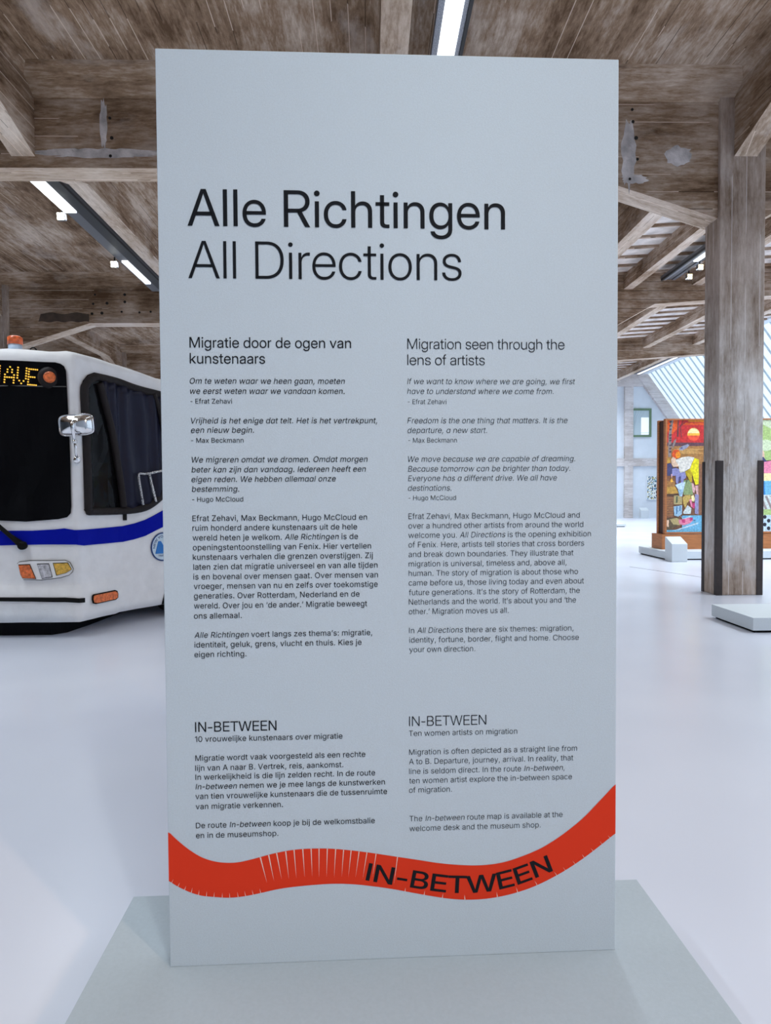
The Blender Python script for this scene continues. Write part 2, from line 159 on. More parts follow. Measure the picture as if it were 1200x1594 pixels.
  't': "318|294,528 294,455 8,455 8,528/102,672 186,672 186,128 186,98c 212,73c 244,73 256,73c 282,73c 294,73 294,0 280,0c 250,0c 236,0 168,0c 102,60c 102,119",
  'n': "560|148,309 148,0 63,0 63,528 146,528 146,400 122,400 148,472c 240,538c 303,538 356,538c 444,492c 497,398c 497,328 497,0 412,0 412,322 412,390c 346,460c 287,460 248,460c 186,429c 148,362c",
  'g': "579|284,-216 224,-216c 129,-180c 68,-108c 62,-56 149,-56 156,-84c 194,-122c 250,-141c 284,-141 353,-141c 432,-68c 432,0 432,80 432,80 412,50c 361,10c 300,-10c 265,-10 196,-10c 93,60c 36,183c 36,264 36,346c 93,469c 196,538c 265,538 300,538c 362,519c 414,478c 432,446 433,446 433,528 516,528 516,0 516,-78c 452,-173c 346,-216c/278,66 327,66c 399,116c 438,204c 438,264 438,324c 399,413c 327,462c 278,462 232,462c 162,417c 122,329c 122,264 122,200c 162,112c 232,66c",
  'M': "878|74,0 74,745 196,745 386,264 392,248c 410,201c 429,150c 446,104c 451,90 430,90 436,104c 452,150c 471,201c 489,248c 495,264 681,745 804,745 804,0 716,0 716,432 716,456c 716,511c 718,569c 719,628c 720,656 732,656 720,621c 696,555c 674,497c 656,450c 649,432 476,0 402,0 228,432 221,450c 202,497c 180,555c 156,621c 142,656 159,656 160,628c 161,569c 162,511c 163,456c 163,432 163,0",
  'r': "330|63,0 63,528 144,528 144,445 146,445 160,486c 224,536c 273,536 284,536c 304,534c 309,533 309,448 304,450c 276,454c 257,454 228,454c 178,427c 148,370c 148,325 148,0",
  'a': "530|224,-8 172,-8c 88,28c 40,100c 40,152 40,198c 76,254c 135,287c 210,304c 250,309 300,316c 358,323c 383,339c 383,359 383,364 383,393c 356,438c 303,463c 266,463 230,463c 173,438c 140,396c 138,370 51,370 54,418c 108,494c 204,538c 266,538 312,538c 386,513c 439,467c 467,403c 467,364 467,0 383,0 383,75 381,75 372,56c 334,18c 272,-8c/236,68 288,68c 353,106c 383,166c 383,200 383,266 378,262c 352,254c 313,246c 268,239c 246,236 216,232c 161,212c 127,177c 127,147 127,122c 154,87c 202,68c",
  'd': "579|265,-10 196,-10c 93,60c 36,183c 36,264 36,346c 93,469c 196,538c 265,538 300,538c 362,518c 413,480c 430,450 431,450 431,745 516,745 516,0 433,0 433,80 432,80 413,50c 361,10c 300,-10c/278,66 327,66c 399,116c 438,204c 438,264 438,324c 399,413c 327,462c 278,462 232,462c 162,417c 122,329c 122,264 122,200c 162,112c 232,66c",
  'o': "562|281,-12 208,-12c 98,58c 36,182c 36,263 36,344c 98,469c 208,540c 281,540 354,540c 464,469c 526,344c 526,263 526,182c 464,58c 354,-12c/281,65 331,65c 402,114c 440,204c 440,263 440,324c 402,413c 331,463c 281,463 232,463c 160,414c 122,324c 122,263 122,203c 160,114c 231,65c",
  'v': "524|219,0 15,528 107,528 221,224 236,186c 262,110c 274,72 254,72 266,110c 292,186c 306,224 418,528 509,528 305,0",
  'k': "520|142,190 142,290 149,290 394,528 504,528 248,278 240,278/63,0 63,745 148,745 148,0/414,0 198,259 258,318 522,0",
  'u': "560|257,-10 204,-10c 116,36c 63,130c 63,200 63,528 148,528 148,206 148,138c 214,68c 273,68 312,68c 374,99c 412,166c 412,219 412,528 497,528 497,0 414,0 414,128 438,128 412,57c 320,-10c",
  's': "486|247,-12 190,-12c 98,25c 42,100c 38,158 122,158 126,111c 190,61c 245,61 300,61c 364,107c 364,142 364,172c 320,208c 284,216 199,236 126,254c 50,328c 50,386 50,431c 98,500c 185,540c 242,540 296,540c 384,498c 436,422c 437,370 354,370 354,412c 292,467c 242,467 193,467c 135,420c 135,386 135,356c 179,320c 217,310 302,290 378,272c 449,201c 449,144 449,95c 396,25c 304,-12c",
  'I': "238|164,745 164,0 74,0 74,745",
  'N': "727|74,0 74,745 178,745 484,260 494,244c 525,194c 560,134c 576,105 568,87 566,114c 564,184c 563,248c 563,264 563,745 653,745 653,0 548,0 276,431 264,448c 227,510c 177,592c 148,642 158,666 160,608c 163,516c 164,451c 164,432 164,0",
  '-': "439|382,344 382,264 56,264 56,344",
  'B': "654|74,0 74,745 343,745 418,745c 526,696c 583,608c 583,547 583,504c 554,442c 500,399c 462,386 462,385 504,378c 573,336c 614,262c 614,209 614,146c 555,52c 436,0c 347,0/164,80 347,80 432,80c 522,144c 522,206 522,247c 482,306c 406,339c 352,339 164,339/164,418 346,418 393,418c 459,448c 494,504c 494,542 494,598c 416,665c 346,665 164,665",
  'E': "594|74,0 74,745 558,745 558,665 164,665 164,422 530,422 530,342 164,342 164,80 558,80 558,0",
  'T': "625|25,665 25,745 600,745 600,665 358,665 358,0 268,0 268,665",
  'W': "972|213,0 10,745 101,745 222,280 231,244c 248,172c 264,100c 271,64 260,64 268,100c 284,172c 302,244c 311,280 434,745 538,745 660,280 670,244c 688,172c 704,100c 712,64 700,64 707,100c 723,172c 741,244c 750,280 870,745 962,745 758,0 653,0 522,480 509,530c 486,630c 476,680 495,680 484,630c 462,530c 449,480 319,0",
 },
 'E': {
  'A': "647|10,0 286,745 362,745 637,0 567,0 389,496 374,539c 338,641c 314,714 334,714 310,641c 275,539c 259,496 79,0/140,222 140,281 507,281 507,222",
  'l': "191|127,745 127,0 64,0 64,745",
  ' ': "244|",
  'D': "692|295,0 114,0 114,59 291,59 387,59c 517,135c 582,276c 582,374 582,471c 519,611c 395,686c 304,686 112,686 112,745 308,745 415,745c 567,656c 648,490c 648,374 648,257c 565,89c 407,0c/143,745 143,0 78,0 78,745",
  'i': "191|64,0 64,528 127,528 127,0/96,644 77,644c 50,670c 50,689 50,708c 77,734c 96,734 114,734c 141,708c 141,689 141,670c 114,644c",
  'r': "308|64,0 64,528 124,528 124,439 126,439 142,483c 216,534c 268,534 277,534c 291,533c 295,532 295,470 291,471c 271,474c 258,474 222,474c 162,441c 127,377c 127,330 127,0",
  'e': "540|275,-11 201,-11c 93,60c 35,184c 35,263 35,343c 95,467c 202,539c 271,539 325,539c 412,499c 474,426c 507,327c 507,268 507,248 68,248 68,303 471,303 445,286 445,344c 401,433c 323,482c 271,482 219,482c 141,431c 97,340c 97,279 97,256 97,194c 140,100c 220,47c 275,47 315,47c 381,74c 426,125c 435,158 498,158 487,108c 423,32c 330,-11c",
  'c': "526|275,-11 204,-11c 95,60c 35,184c 35,263 35,344c 95,468c 204,539c 275,539 318,539c 392,512c 450,463c 487,396c 493,356 430,356 425,384c 398,430c 359,463c 307,481c 275,481 221,481c 141,427c 98,328c 98,263 98,199c 141,101c 221,47c 275,47 307,47c 358,64c 396,98c 423,144c 429,172 493,172 487,132c 450,66c 392,17c 318,-11c",
  't': "288|267,528 267,473 5,473 5,528/94,672 157,672 157,118 157,84c 187,55c 222,55 233,55c 256,55c 267,55 267,0 255,0c 228,0c 217,0 156,0c 94,57c 94,112",
  'o': "550|275,-11 204,-11c 95,60c 35,184c 35,263 35,344c 95,468c 204,539c 275,539 347,539c 454,468c 515,344c 515,263 515,184c 454,60c 347,-11c/275,47 329,47c 409,101c 452,199c 452,263 452,328c 409,426c 329,481c 275,481 221,481c 141,427c 98,328c 98,263 98,199c 141,101c 221,47c",
  'n': "550|127,322 127,0 64,0 64,528 125,528 125,403 108,403 131,472c 229,537c 292,537 347,537c 434,490c 486,400c 486,334 486,0 424,0 424,330 424,401c 347,479c 282,479 238,479c 168,444c 127,374c",
  's': "476|241,-10 184,-10c 95,28c 42,103c 39,158 100,158 104,104c 176,44c 240,44 302,44c 375,100c 375,143 375,178c 326,216c 283,226 195,246 124,263c 50,331c 50,387 50,432c 97,500c 182,538c 237,538 292,538c 376,498c 425,422c 427,370 366,370 363,422c 296,484c 237,484 181,484c 112,429c 112,387 112,352c 163,312c 208,302 296,281 367,264c 437,200c 437,145 437,97c 387,27c 298,-10c",
  'M': "868|78,0 78,745 167,745 381,223 388,207c 405,164c 422,120c 438,78c 444,63 427,63 433,78c 448,120c 466,164c 483,207c 489,223 701,745 791,745 791,0 726,0 726,482 726,504c 727,554c 728,605c 729,657c 729,682 740,682 728,653c 707,596c 687,545c 669,500c 662,482 462,0 407,0 206,482 198,500c 180,545c 160,596c 138,653c 126,682 140,682 140,657c 141,605c 142,554c 142,504c 142,482 142,0",
  'g': "572|278,-215 218,-215c 126,-177c 69,-106c 61,-56 125,-56 133,-89c 174,-135c 237,-159c 278,-159 358,-159c 446,-74c 446,0 446,102 445,102 429,67c 375,17c 306,-9c 265,-9 197,-9c 93,59c 35,182c 35,264 35,346c 94,469c 198,537c 265,537 305,537c 376,510c 431,459c 446,423 446,423 446,528 507,528 507,0 507,-73c 447,-168c 344,-215c/273,48 327,48c 406,101c 449,198c 449,264 449,330c 406,427c 327,481c 273,481 223,481c 143,430c 98,333c 98,264 98,195c 143,98c 223,48c",
  'a': "520|220,-8 170,-8c 88,26c 38,96c 38,147 38,188c 69,242c 126,275c 204,295c 251,301 301,308c 364,318c 394,337c 394,358 394,366 394,400c 360,451c 298,481c 258,481 217,481c 153,452c 115,402c 113,370 50,370 52,418c 106,493c 198,537c 258,537 302,537c 374,512c 427,467c 455,404c 455,366 455,0 394,0 394,87 392,87 380,62c 336,19c 268,-8c/228,49 281,49c 355,89c 394,160c 394,207 394,282 386,275c 359,265c 321,257c 275,250c 249,246 203,240c 137,216c 102,176c 102,144 102,114c 134,71c 191,49c",
  'h': "550|127,322 127,0 64,0 64,745 127,745 127,403 108,403 131,472c 229,537c 292,537 347,537c 434,490c 486,400c 486,334 486,0 424,0 424,330 424,401c 347,479c 282,479 238,479c 168,444c 127,374c",
  'u': "550|259,-9 204,-9c 116,38c 64,129c 64,194 64,528 127,528 127,198 127,127c 204,49c 269,49 312,49c 383,84c 424,155c 424,206 424,528 486,528 486,0 425,0 425,125 442,125 419,57c 322,-9c",
  'f': "288|271,528 271,473 5,473 5,528/99,0 99,630 99,666c 129,718c 185,745c 223,745 238,745c 265,745c 271,745 271,690 265,690c 238,690c 229,690 193,690c 161,658c 161,622 161,0",
  'I': "221|143,745 143,0 78,0 78,745",
  'N': "727|78,0 78,745 151,745 497,230 510,211c 543,160c 579,103c 595,75 587,64 586,90c 584,154c 584,214c 584,233 584,745 649,745 649,0 575,0 251,480 237,501c 200,558c 155,630c 129,671 139,686 141,640c 142,563c 143,502c 143,481 143,0",
  '-': "419|364,333 364,274 56,274 56,333",
  'B': "640|78,0 78,745 333,745 405,745c 510,698c 567,610c 567,550 567,507c 535,441c 479,396c 442,384 442,383 484,376c 554,332c 597,258c 597,205 597,143c 539,51c 427,0c 345,0/143,59 345,59 433,59c 530,135c 530,203 530,249c 484,314c 402,349c 348,349 143,349/143,408 344,408 393,408c 463,444c 502,506c 502,547 502,612c 412,686c 335,686 143,686",
  'E': "586|78,0 78,745 550,745 550,686 143,686 143,411 517,411 517,352 143,352 143,59 550,59 550,0",
  'T': "617|27,686 27,745 590,745 590,686 342,686 342,0 276,0 276,686",
  'W': "947|216,0 10,745 76,745 212,242 221,209c 237,143c 253,77c 260,43 251,43 259,77c 274,143c 291,209c 300,242 434,745 513,745 647,242 656,209c 673,143c 689,77c 696,43 686,43 694,77c 710,143c 727,209c 735,242 870,745 937,745 731,0 652,0 514,506 501,555c 477,652c 466,701 481,701 469,652c 447,555c 433,506 296,0",
 },
 'B': {
  'I': "252|188,745 188,0 64,0 64,745",
  'N': "735|64,0 64,745 199,745 470,315 480,299c 513,244c 549,180c 566,150 552,120 551,151c 548,231c 547,304c 547,324 547,745 671,745 671,0 536,0 292,385 280,405c 241,470c 191,556c 162,606 182,626 185,570c 187,476c 188,406c 188,386 188,0",
  '-': "448|390,349 390,248 58,248 58,349",
  'B': "657|64,0 64,745 349,745 427,745c 537,697c 595,610c 595,550 595,508c 564,443c 506,400c 467,388 467,387 511,381c 582,338c 623,263c 623,210 623,147c 564,52c 447,0c 360,0/186,102 348,102 420,102c 497,159c 497,212 497,248c 463,300c 398,329c 352,329 186,329/186,427 344,427 384,427c 441,453c 471,502c 471,535 471,585c 404,643c 344,643 186,643",
  'E': "609|64,0 64,745 575,745 575,637 188,637 188,432 546,432 546,326 188,326 188,108 575,108 575,0",
  'T': "639|24,637 24,745 615,745 615,637 382,637 382,0 258,0 258,637",
  'W': "998|209,0 7,745 137,745 240,331 250,289c 268,207c 285,124c 292,82 271,82 280,124c 297,207c 316,289c 326,331 433,745 565,745 671,331 681,289c 701,207c 718,124c 727,82 704,82 712,124c 729,207c 748,289c 757,331 860,745 991,745 789,0 648,0 531,441 519,488c 496,593c 483,652 514,652 501,593c 479,488c 467,441 350,0",
  'Y': "684|282,0 282,292 7,745 150,745 287,513 307,480c 344,414c 362,381 326,381 344,414c 381,480c 400,513 535,745 677,745 404,292 404,0",
  'O': "766|383,-12 284,-12c 127,84c 38,257c 38,372 38,488c 127,661c 284,757c 383,757 483,757c 639,661c 728,488c 728,372 728,257c 639,84c 483,-12c/383,100 445,100c 545,163c 604,285c 604,372 604,460c 545,582c 445,645c 383,645 321,645c 221,582c 162,460c 162,372 162,285c 221,163c 321,100c",
  'R': "657|64,0 64,745 352,745 433,745c 552,688c 616,582c 616,509 616,437c 548,332c 426,275c 344,275 137,275 137,379 346,379 392,379c 458,411c 494,469c 494,509 494,550c 458,607c 392,639c 346,639 188,639 188,0/492,0 317,336 451,336 629,0",
  'K': "677|152,182 152,339 178,369c 229,428c 281,487c 307,517 511,745 665,745 348,393 340,393/64,0 64,745 188,745 188,514 188,340 188,280 188,0/524,0 278,359 353,454 669,0",
  'C': "742|387,-12 285,-12c 127,84c 38,257c 38,372 38,488c 127,661c 285,757c 387,757 450,757c 557,720c 641,650c 696,553c 706,492 580,492 572,529c 538,586c 488,625c 425,645c 388,645 318,645c 217,577c 162,454c 162,372 162,290c 217,168c 318,100c 388,100 425,100c 488,120c 537,159c 572,215c 580,252 706,252 696,191c 641,94c 557,25c 450,-12c",
  'A': "702|7,0 275,745 428,745 695,0 559,0 423,403 405,462c 362,596c 335,691 369,691 341,596c 299,462c 279,403 140,0/162,184 162,287 540,287 540,184",
  'S': "650|329,-12 238,-12c 107,49c 37,163c 37,242 159,242 160,196c 200,129c 277,94c 330,94 378,94c 450,121c 490,172c 490,206 490,233c 461,274c 400,304c 349,315 269,334 156,360c 52,459c 52,537 52,603c 119,702c 241,757c 322,757 404,757c 524,700c 591,594c 593,520 475,520 471,581c 389,651c 321,651 279,651c 213,623c 175,575c 175,543 175,517c 203,479c 264,450c 314,439 391,421 448,408c 532,370c 586,319c 613,254c 613,213 613,145c 543,43c 416,-12c",
 },
}
# block, weight, text (*slanted*), left, right, baseline height, size: metres on the panel
LINES = [
 ('dutch_title', 'D', 'Alle Richtingen', -0.473, 0.2683, 1.7502, 0.11581),
 ('english_title', 'E', 'All Directions', -0.4729, 0.1645, 1.6301, 0.11788),
 ('dutch_heading', 'D', 'Migratie door de ogen van', -0.4726, -0.0974, 1.4702, 0.0336),
 ('dutch_heading', 'D', 'kunstenaars', -0.4726, -0.2986, 1.4334, 0.0336),
 ('dutch_quote', 'R', '*Om te weten waar we heen gaan, moeten*', -0.4733, -0.1127, 1.3867, 0.01825),
 ('dutch_quote', 'R', '*we eerst weten waar we vandaan komen.*', -0.473, -0.1136, 1.3632, 0.01825),
 ('dutch_quote', 'R', '- Efrat Zehavi', -0.4726, -0.3763, 1.3406, 0.01535),
 ('dutch_quote', 'R', '*Vrijheid is het enige dat telt. Het is het vertrekpunt,*', -0.472, -0.0371, 1.2943, 0.01825),
 ('dutch_quote', 'R', '*een nieuw begin.*', -0.4723, -0.3264, 1.2724, 0.01825),
 ('dutch_quote', 'R', '- Max Beckmann', -0.4721, -0.351, 1.2494, 0.01535),
 ('dutch_quote', 'R', '*We migreren omdat we dromen. Omdat morgen*', -0.4714, -0.0605, 1.2033, 0.01825),
 ('dutch_quote', 'R', '*beter kan zijn dan vandaag. Iedereen heeft een*', -0.4723, -0.0647, 1.1801, 0.01825),
 ('dutch_quote', 'R', '*eigen reden. We hebben allemaal onze*', -0.4727, -0.1359, 1.1575, 0.01825),
 ('dutch_quote', 'R', '*bestemming.*', -0.4724, -0.3624, 1.1347, 0.01825),
 ('dutch_quote', 'R', '- Hugo McCloud', -0.472, -0.3534, 1.1115, 0.01535),
 ('dutch_paragraph', 'R', 'Efrat Zehavi, Max Beckmann, Hugo McCloud en', -0.472, -0.0627, 1.0662, 0.01824),
 ('dutch_paragraph', 'R', 'ruim honderd andere kunstenaars uit de hele', -0.4723, -0.0865, 1.0435, 0.01824),
 ('dutch_paragraph', 'R', 'wereld heten je welkom. *Alle Richtingen* is de', -0.4722, -0.0846, 1.0205, 0.01824),
 ('dutch_paragraph', 'R', 'openingstentoonstelling van Fenix. Hier vertellen', -0.4719, -0.0536, 0.9977, 0.01824),
 ('dutch_paragraph', 'R', 'kunstenaars verhalen die grenzen overstijgen. Zij', -0.4723, -0.0496, 0.9749, 0.01824),
 ('dutch_paragraph', 'R', 'laten zien dat migratie universeel en van alle tijden', -0.4716, -0.0386, 0.9519, 0.01824),
 ('dutch_paragraph', 'R', 'is en bovenal over mensen gaat. Over mensen van', -0.4719, -0.0377, 0.9287, 0.01824),
 ('dutch_paragraph', 'R', 'vroeger, mensen van nu en zelfs over toekomstige', -0.4712, -0.0385, 0.9062, 0.01824),
 ('dutch_paragraph', 'R', 'generaties. Over Rotterdam, Nederland en de', -0.4711, -0.0819, 0.8834, 0.01824),
 ('dutch_paragraph', 'R', 'wereld. Over jou en ‘de ander.’ Migratie beweegt', -0.4714, -0.064, 0.8601, 0.01824),
 ('dutch_paragraph', 'R', 'ons allemaal.', -0.4718, -0.3605, 0.8362, 0.01824),
 ('dutch_paragraph', 'R', '*Alle Richtingen* voert langs zes thema’s: migratie,', -0.4714, -0.0524, 0.7907, 0.01824),
 ('dutch_paragraph', 'R', 'identiteit, geluk, grens, vlucht en thuis. Kies je', -0.4718, -0.078, 0.7677, 0.01824),
 ('dutch_paragraph', 'R', 'eigen richting.', -0.4721, -0.3506, 0.7447, 0.01824),
 ('dutch_route_heading', 'D', 'IN-BETWEEN', -0.4732, -0.2817, 0.5664, 0.0326),
 ('dutch_route_paragraph', 'R', '10 vrouwelijke kunstenaars over migratie', -0.4736, -0.1253, 0.5427, 0.01823),
 ('dutch_route_paragraph', 'R', 'Migratie wordt vaak voorgesteld als een rechte', -0.4736, -0.0709, 0.4973, 0.01823),
 ('dutch_route_paragraph', 'R', 'lijn van A naar B. Vertrek, reis, aankomst.', -0.474, -0.1238, 0.4734, 0.01823),
 ('dutch_route_paragraph', 'R', 'In werkelijkheid is die lijn zelden recht. In de route', -0.4739, -0.0478, 0.4516, 0.01823),
 ('dutch_route_paragraph', 'R', '*In-between* nemen we je mee langs de kunstwerken', -0.4742, -0.0244, 0.4287, 0.01823),
 ('dutch_route_paragraph', 'R', 'van tien vrouwelijke kunstenaars die de tussenruimte', -0.4746, -0.0193, 0.4055, 0.01823),
 ('dutch_route_paragraph', 'R', 'van migratie verkennen.', -0.4743, -0.2685, 0.381, 0.01823),
 ('dutch_route_paragraph', 'R', 'De route *In-between* koop je bij de welkomstbalie', -0.4745, -0.0492, 0.3352, 0.01823),
 ('dutch_route_paragraph', 'R', 'en in de museumshop.', -0.4749, -0.2803, 0.3112, 0.01823),
 ('english_heading', 'E', 'Migration seen through the', 0.0354, 0.4114, 1.469, 0.0336),
 ('english_heading', 'E', 'lens of artists', 0.0352, 0.2195, 1.4315, 0.0336),
 ('english_quote', 'L', '*If we want to know where we are going, we first*', 0.0344, 0.4374, 1.3865, 0.01803),
 ('english_quote', 'L', '*have to understand where we come from.*', 0.0343, 0.3851, 1.3632, 0.01803),
 ('english_quote', 'L', '- Efrat Zehavi', 0.0357, 0.1275, 1.3394, 0.01535),
 ('english_quote', 'L', '*Freedom is the one thing that matters. It is the*', 0.0345, 0.4191, 1.294, 0.01803),
 ('english_quote', 'L', '*departure, a new start.*', 0.0349, 0.2243, 1.271, 0.01803),
 ('english_quote', 'L', '- Max Beckmann', 0.0363, 0.1522, 1.2484, 0.01535),
 ('english_quote', 'L', '*We move because we are capable of dreaming.*', 0.0356, 0.4379, 1.2028, 0.01803),
 ('english_quote', 'L', '*Because tomorrow can be brighter than today.*', 0.0354, 0.4257, 1.1797, 0.01803),
 ('english_quote', 'L', '*Everyone has a different drive. We all have*', 0.0353, 0.3934, 1.1572, 0.01803),
 ('english_quote', 'L', '*destinations.*', 0.0352, 0.1388, 1.1341, 0.01803),
 ('english_quote', 'L', '- Hugo McCloud', 0.0362, 0.1496, 1.1116, 0.01535),
 ('english_paragraph', 'L', 'Efrat Zehavi, Max Beckmann, Hugo McCloud and', 0.0359, 0.4494, 1.0671, 0.01808),
 ('english_paragraph', 'L', 'over a hundred other artists from around the world', 0.0358, 0.4579, 1.0445, 0.01808),
 ('english_paragraph', 'L', 'welcome you. *All Directions* is the opening exhibition', 0.0357, 0.4767, 1.0218, 0.01808),
 ('english_paragraph', 'L', 'of Fenix. Here, artists tell stories that cross borders', 0.0356, 0.4602, 0.9992, 0.01808),
 ('english_paragraph', 'L', 'and break down boundaries. They illustrate that', 0.0359, 0.4342, 0.9763, 0.01808),
 ('english_paragraph', 'L', 'migration is universal, timeless and, above all,', 0.0358, 0.4171, 0.9533, 0.01808),
 ('english_paragraph', 'L', 'human. The story of migration is about those who', 0.0357, 0.4455, 0.9309, 0.01808),
 ('english_paragraph', 'L', 'came before us, those living today and even about', 0.0356, 0.4599, 0.908, 0.01808),
 ('english_paragraph', 'L', 'future generations. It’s the story of Rotterdam, the', 0.0359, 0.4498, 0.8849, 0.01808),
 ('english_paragraph', 'L', 'Netherlands and the world. It’s about you and ‘the', 0.0358, 0.4407, 0.8621, 0.01808),
 ('english_paragraph', 'L', 'other.’ Migration moves us all.', 0.0357, 0.2764, 0.8391, 0.01808),
 ('english_paragraph', 'L', 'In *All Directions* there are six themes: migration,', 0.036, 0.4346, 0.7937, 0.01808),
 ('english_paragraph', 'L', 'identity, fortune, border, flight and home. Choose', 0.0364, 0.4479, 0.7709, 0.01808),
 ('english_paragraph', 'L', 'your own direction.', 0.0363, 0.195, 0.7477, 0.01808),
 ('english_route_heading', 'E', 'IN-BETWEEN', 0.0349, 0.2216, 0.5689, 0.0326),
 ('english_route_paragraph', 'L', 'Ten women artists on migration', 0.0343, 0.297, 0.5447, 0.01818),
 ('english_route_paragraph', 'L', 'Migration is often depicted as a straight line from', 0.0345, 0.4442, 0.4992, 0.01818),
 ('english_route_paragraph', 'L', 'A to B. Departure, journey, arrival. In reality, that', 0.0344, 0.4349, 0.4761, 0.01818),
 ('english_route_paragraph', 'L', 'line is seldom direct. In the route *In-between*,', 0.0343, 0.4132, 0.4525, 0.01818),
 ('english_route_paragraph', 'L', 'ten women artist explore the in-between space', 0.0342, 0.4318, 0.4295, 0.01818),
 ('english_route_paragraph', 'L', 'of migration.', 0.034, 0.1376, 0.4068, 0.01818),
 ('english_route_paragraph', 'L', 'The *In-between* route map is available at the', 0.0346, 0.4088, 0.3368, 0.01818),
 ('english_route_paragraph', 'L', 'welcome desk and the museum shop.', 0.0345, 0.3547, 0.3128, 0.01818),
]
RIBBON_TOP = [(-0.5376, 0.3274), (-0.5175, 0.3067), (-0.49, 0.2829), (-0.4623, 0.2648), (-0.4344, 0.2542), (-0.4064, 0.2495), (-0.3783, 0.2495), (-0.35, 0.2544), (-0.3217, 0.2612), (-0.2934, 0.268), (-0.2556, 0.2745), (-0.2178, 0.2772), (-0.1704, 0.2766), (-0.1229, 0.2722), (-0.0658, 0.2636), (-0.0085, 0.253), (0.0491, 0.2424), (0.1068, 0.2317), (0.1648, 0.2249), (0.2133, 0.2234), (0.2619, 0.2286), (0.3107, 0.2427), (0.3596, 0.2628), (0.4085, 0.2927), (0.4575, 0.3305), (0.4967, 0.3697), (0.5389, 0.4137)]
RIBBON_BOTTOM = [(-0.5395, 0.2097), (-0.5192, 0.1956), (-0.4915, 0.1812), (-0.4636, 0.1716), (-0.4356, 0.1677), (-0.3981, 0.1644), (-0.3605, 0.167), (-0.3228, 0.1734), (-0.285, 0.1808), (-0.2471, 0.1853), (-0.1997, 0.1885), (-0.1522, 0.1898), (-0.1045, 0.1872), (-0.0568, 0.1807), (-0.0089, 0.1722), (0.0391, 0.1617), (0.0872, 0.1513), (0.1355, 0.1427), (0.184, 0.139), (0.2326, 0.1412), (0.2814, 0.1494), (0.3303, 0.1634), (0.3792, 0.1844), (0.4283, 0.2114), (0.4775, 0.2443), (0.5395, 0.2916)]
RIBBON_BASELINE = [(-0.0758, 0.1969), (-0.028, 0.1865), (0.0199, 0.1771), (0.0487, 0.1722), (0.0921, 0.1638), (0.1307, 0.1585), (0.1646, 0.1564), (0.1938, 0.1563), (0.2327, 0.1589), (0.2668, 0.1646), (0.3107, 0.1759), (0.3645, 0.1957), (0.389, 0.2058)]
RIBBON_CUTS = [((-0.3236, 0.2603), (-0.3084, 0.197), 0.00323), ((-0.3038, 0.2654), (-0.2914, 0.1994), 0.00304), ((-0.2849, 0.2696), (-0.2734, 0.2046), 0.00285), ((-0.2632, 0.2728), (-0.2564, 0.2049), 0.00285), ((-0.2433, 0.276), (-0.2384, 0.2063), 0.00266), ((-0.2225, 0.2773), (-0.2185, 0.2075), 0.00266), ((-0.2026, 0.2776), (-0.2004, 0.2079), 0.00247), ((-0.1837, 0.277), (-0.1843, 0.2074), 0.00237), ((-0.1638, 0.2764), (-0.1663, 0.2067), 0.00237), ((-0.1438, 0.2748), (-0.1482, 0.2061), 0.00237), ((-0.1248, 0.2723), (-0.1301, 0.2055), 0.00228), ((-0.1067, 0.2707), (-0.1139, 0.205), 0.00228), ((-0.0877, 0.2672), (-0.0968, 0.2025), 0.00209), ((-0.0686, 0.2647), (-0.0796, 0.199), 0.00209), ((-0.0467, 0.2601), (-0.0557, 0.203), 0.0019), ((0.005, 0.2506), (-0.0041, 0.1837), 0.00209), ((-0.534, 0.2048), (-0.5292, 0.2142), 0.00152), ((-0.5192, 0.1956), (-0.5144, 0.206), 0.00152), ((-0.5035, 0.1874), (-0.4996, 0.1978), 0.00152), ((-0.4878, 0.1801), (-0.4848, 0.1925), 0.00152), ((-0.471, 0.1737), (-0.469, 0.1871), 0.00152), ((-0.4524, 0.1702), (-0.4513, 0.1827), 0.00152), ((-0.4347, 0.1676), (-0.4335, 0.1801), 0.00152), ((-0.415, 0.165), (-0.4148, 0.1776), 0.00152), ((-0.3972, 0.1644), (-0.398, 0.177), 0.00152), ((-0.3775, 0.1656), (-0.3792, 0.1782), 0.00152), ((-0.3596, 0.1669), (-0.3622, 0.1796), 0.00152), ((-0.3417, 0.1702), (-0.3443, 0.1819), 0.00152), ((-0.3237, 0.1734), (-0.3264, 0.1851), 0.00152), ((0.0227, 0.1652), (0.0237, 0.175), 0.00171), ((0.0689, 0.1548), (0.0709, 0.1665), 0.0019), ((0.1133, 0.1464), (0.1153, 0.1581), 0.0019), ((0.1685, 0.1396), (0.1675, 0.1524), 0.00247), ((0.2482, 0.1436), (0.2463, 0.1565), 0.00228), ((0.298, 0.1537), (0.2941, 0.1666), 0.00209), ((0.3459, 0.1698), (0.34, 0.1808), 0.0019), ((0.3949, 0.1918), (0.3881, 0.2018), 0.0019), ((0.4156, 0.2039), (0.4096, 0.213), 0.00133), ((0.4401, 0.2189), (0.4332, 0.228), 0.00133), ((0.4627, 0.2339), (0.4568, 0.243), 0.00133), ((0.4843, 0.25), (0.4784, 0.258), 0.00133), ((0.507, 0.266), (0.501, 0.2741), 0.00133), ((0.5267, 0.2812), (0.5207, 0.2883), 0.00133)]

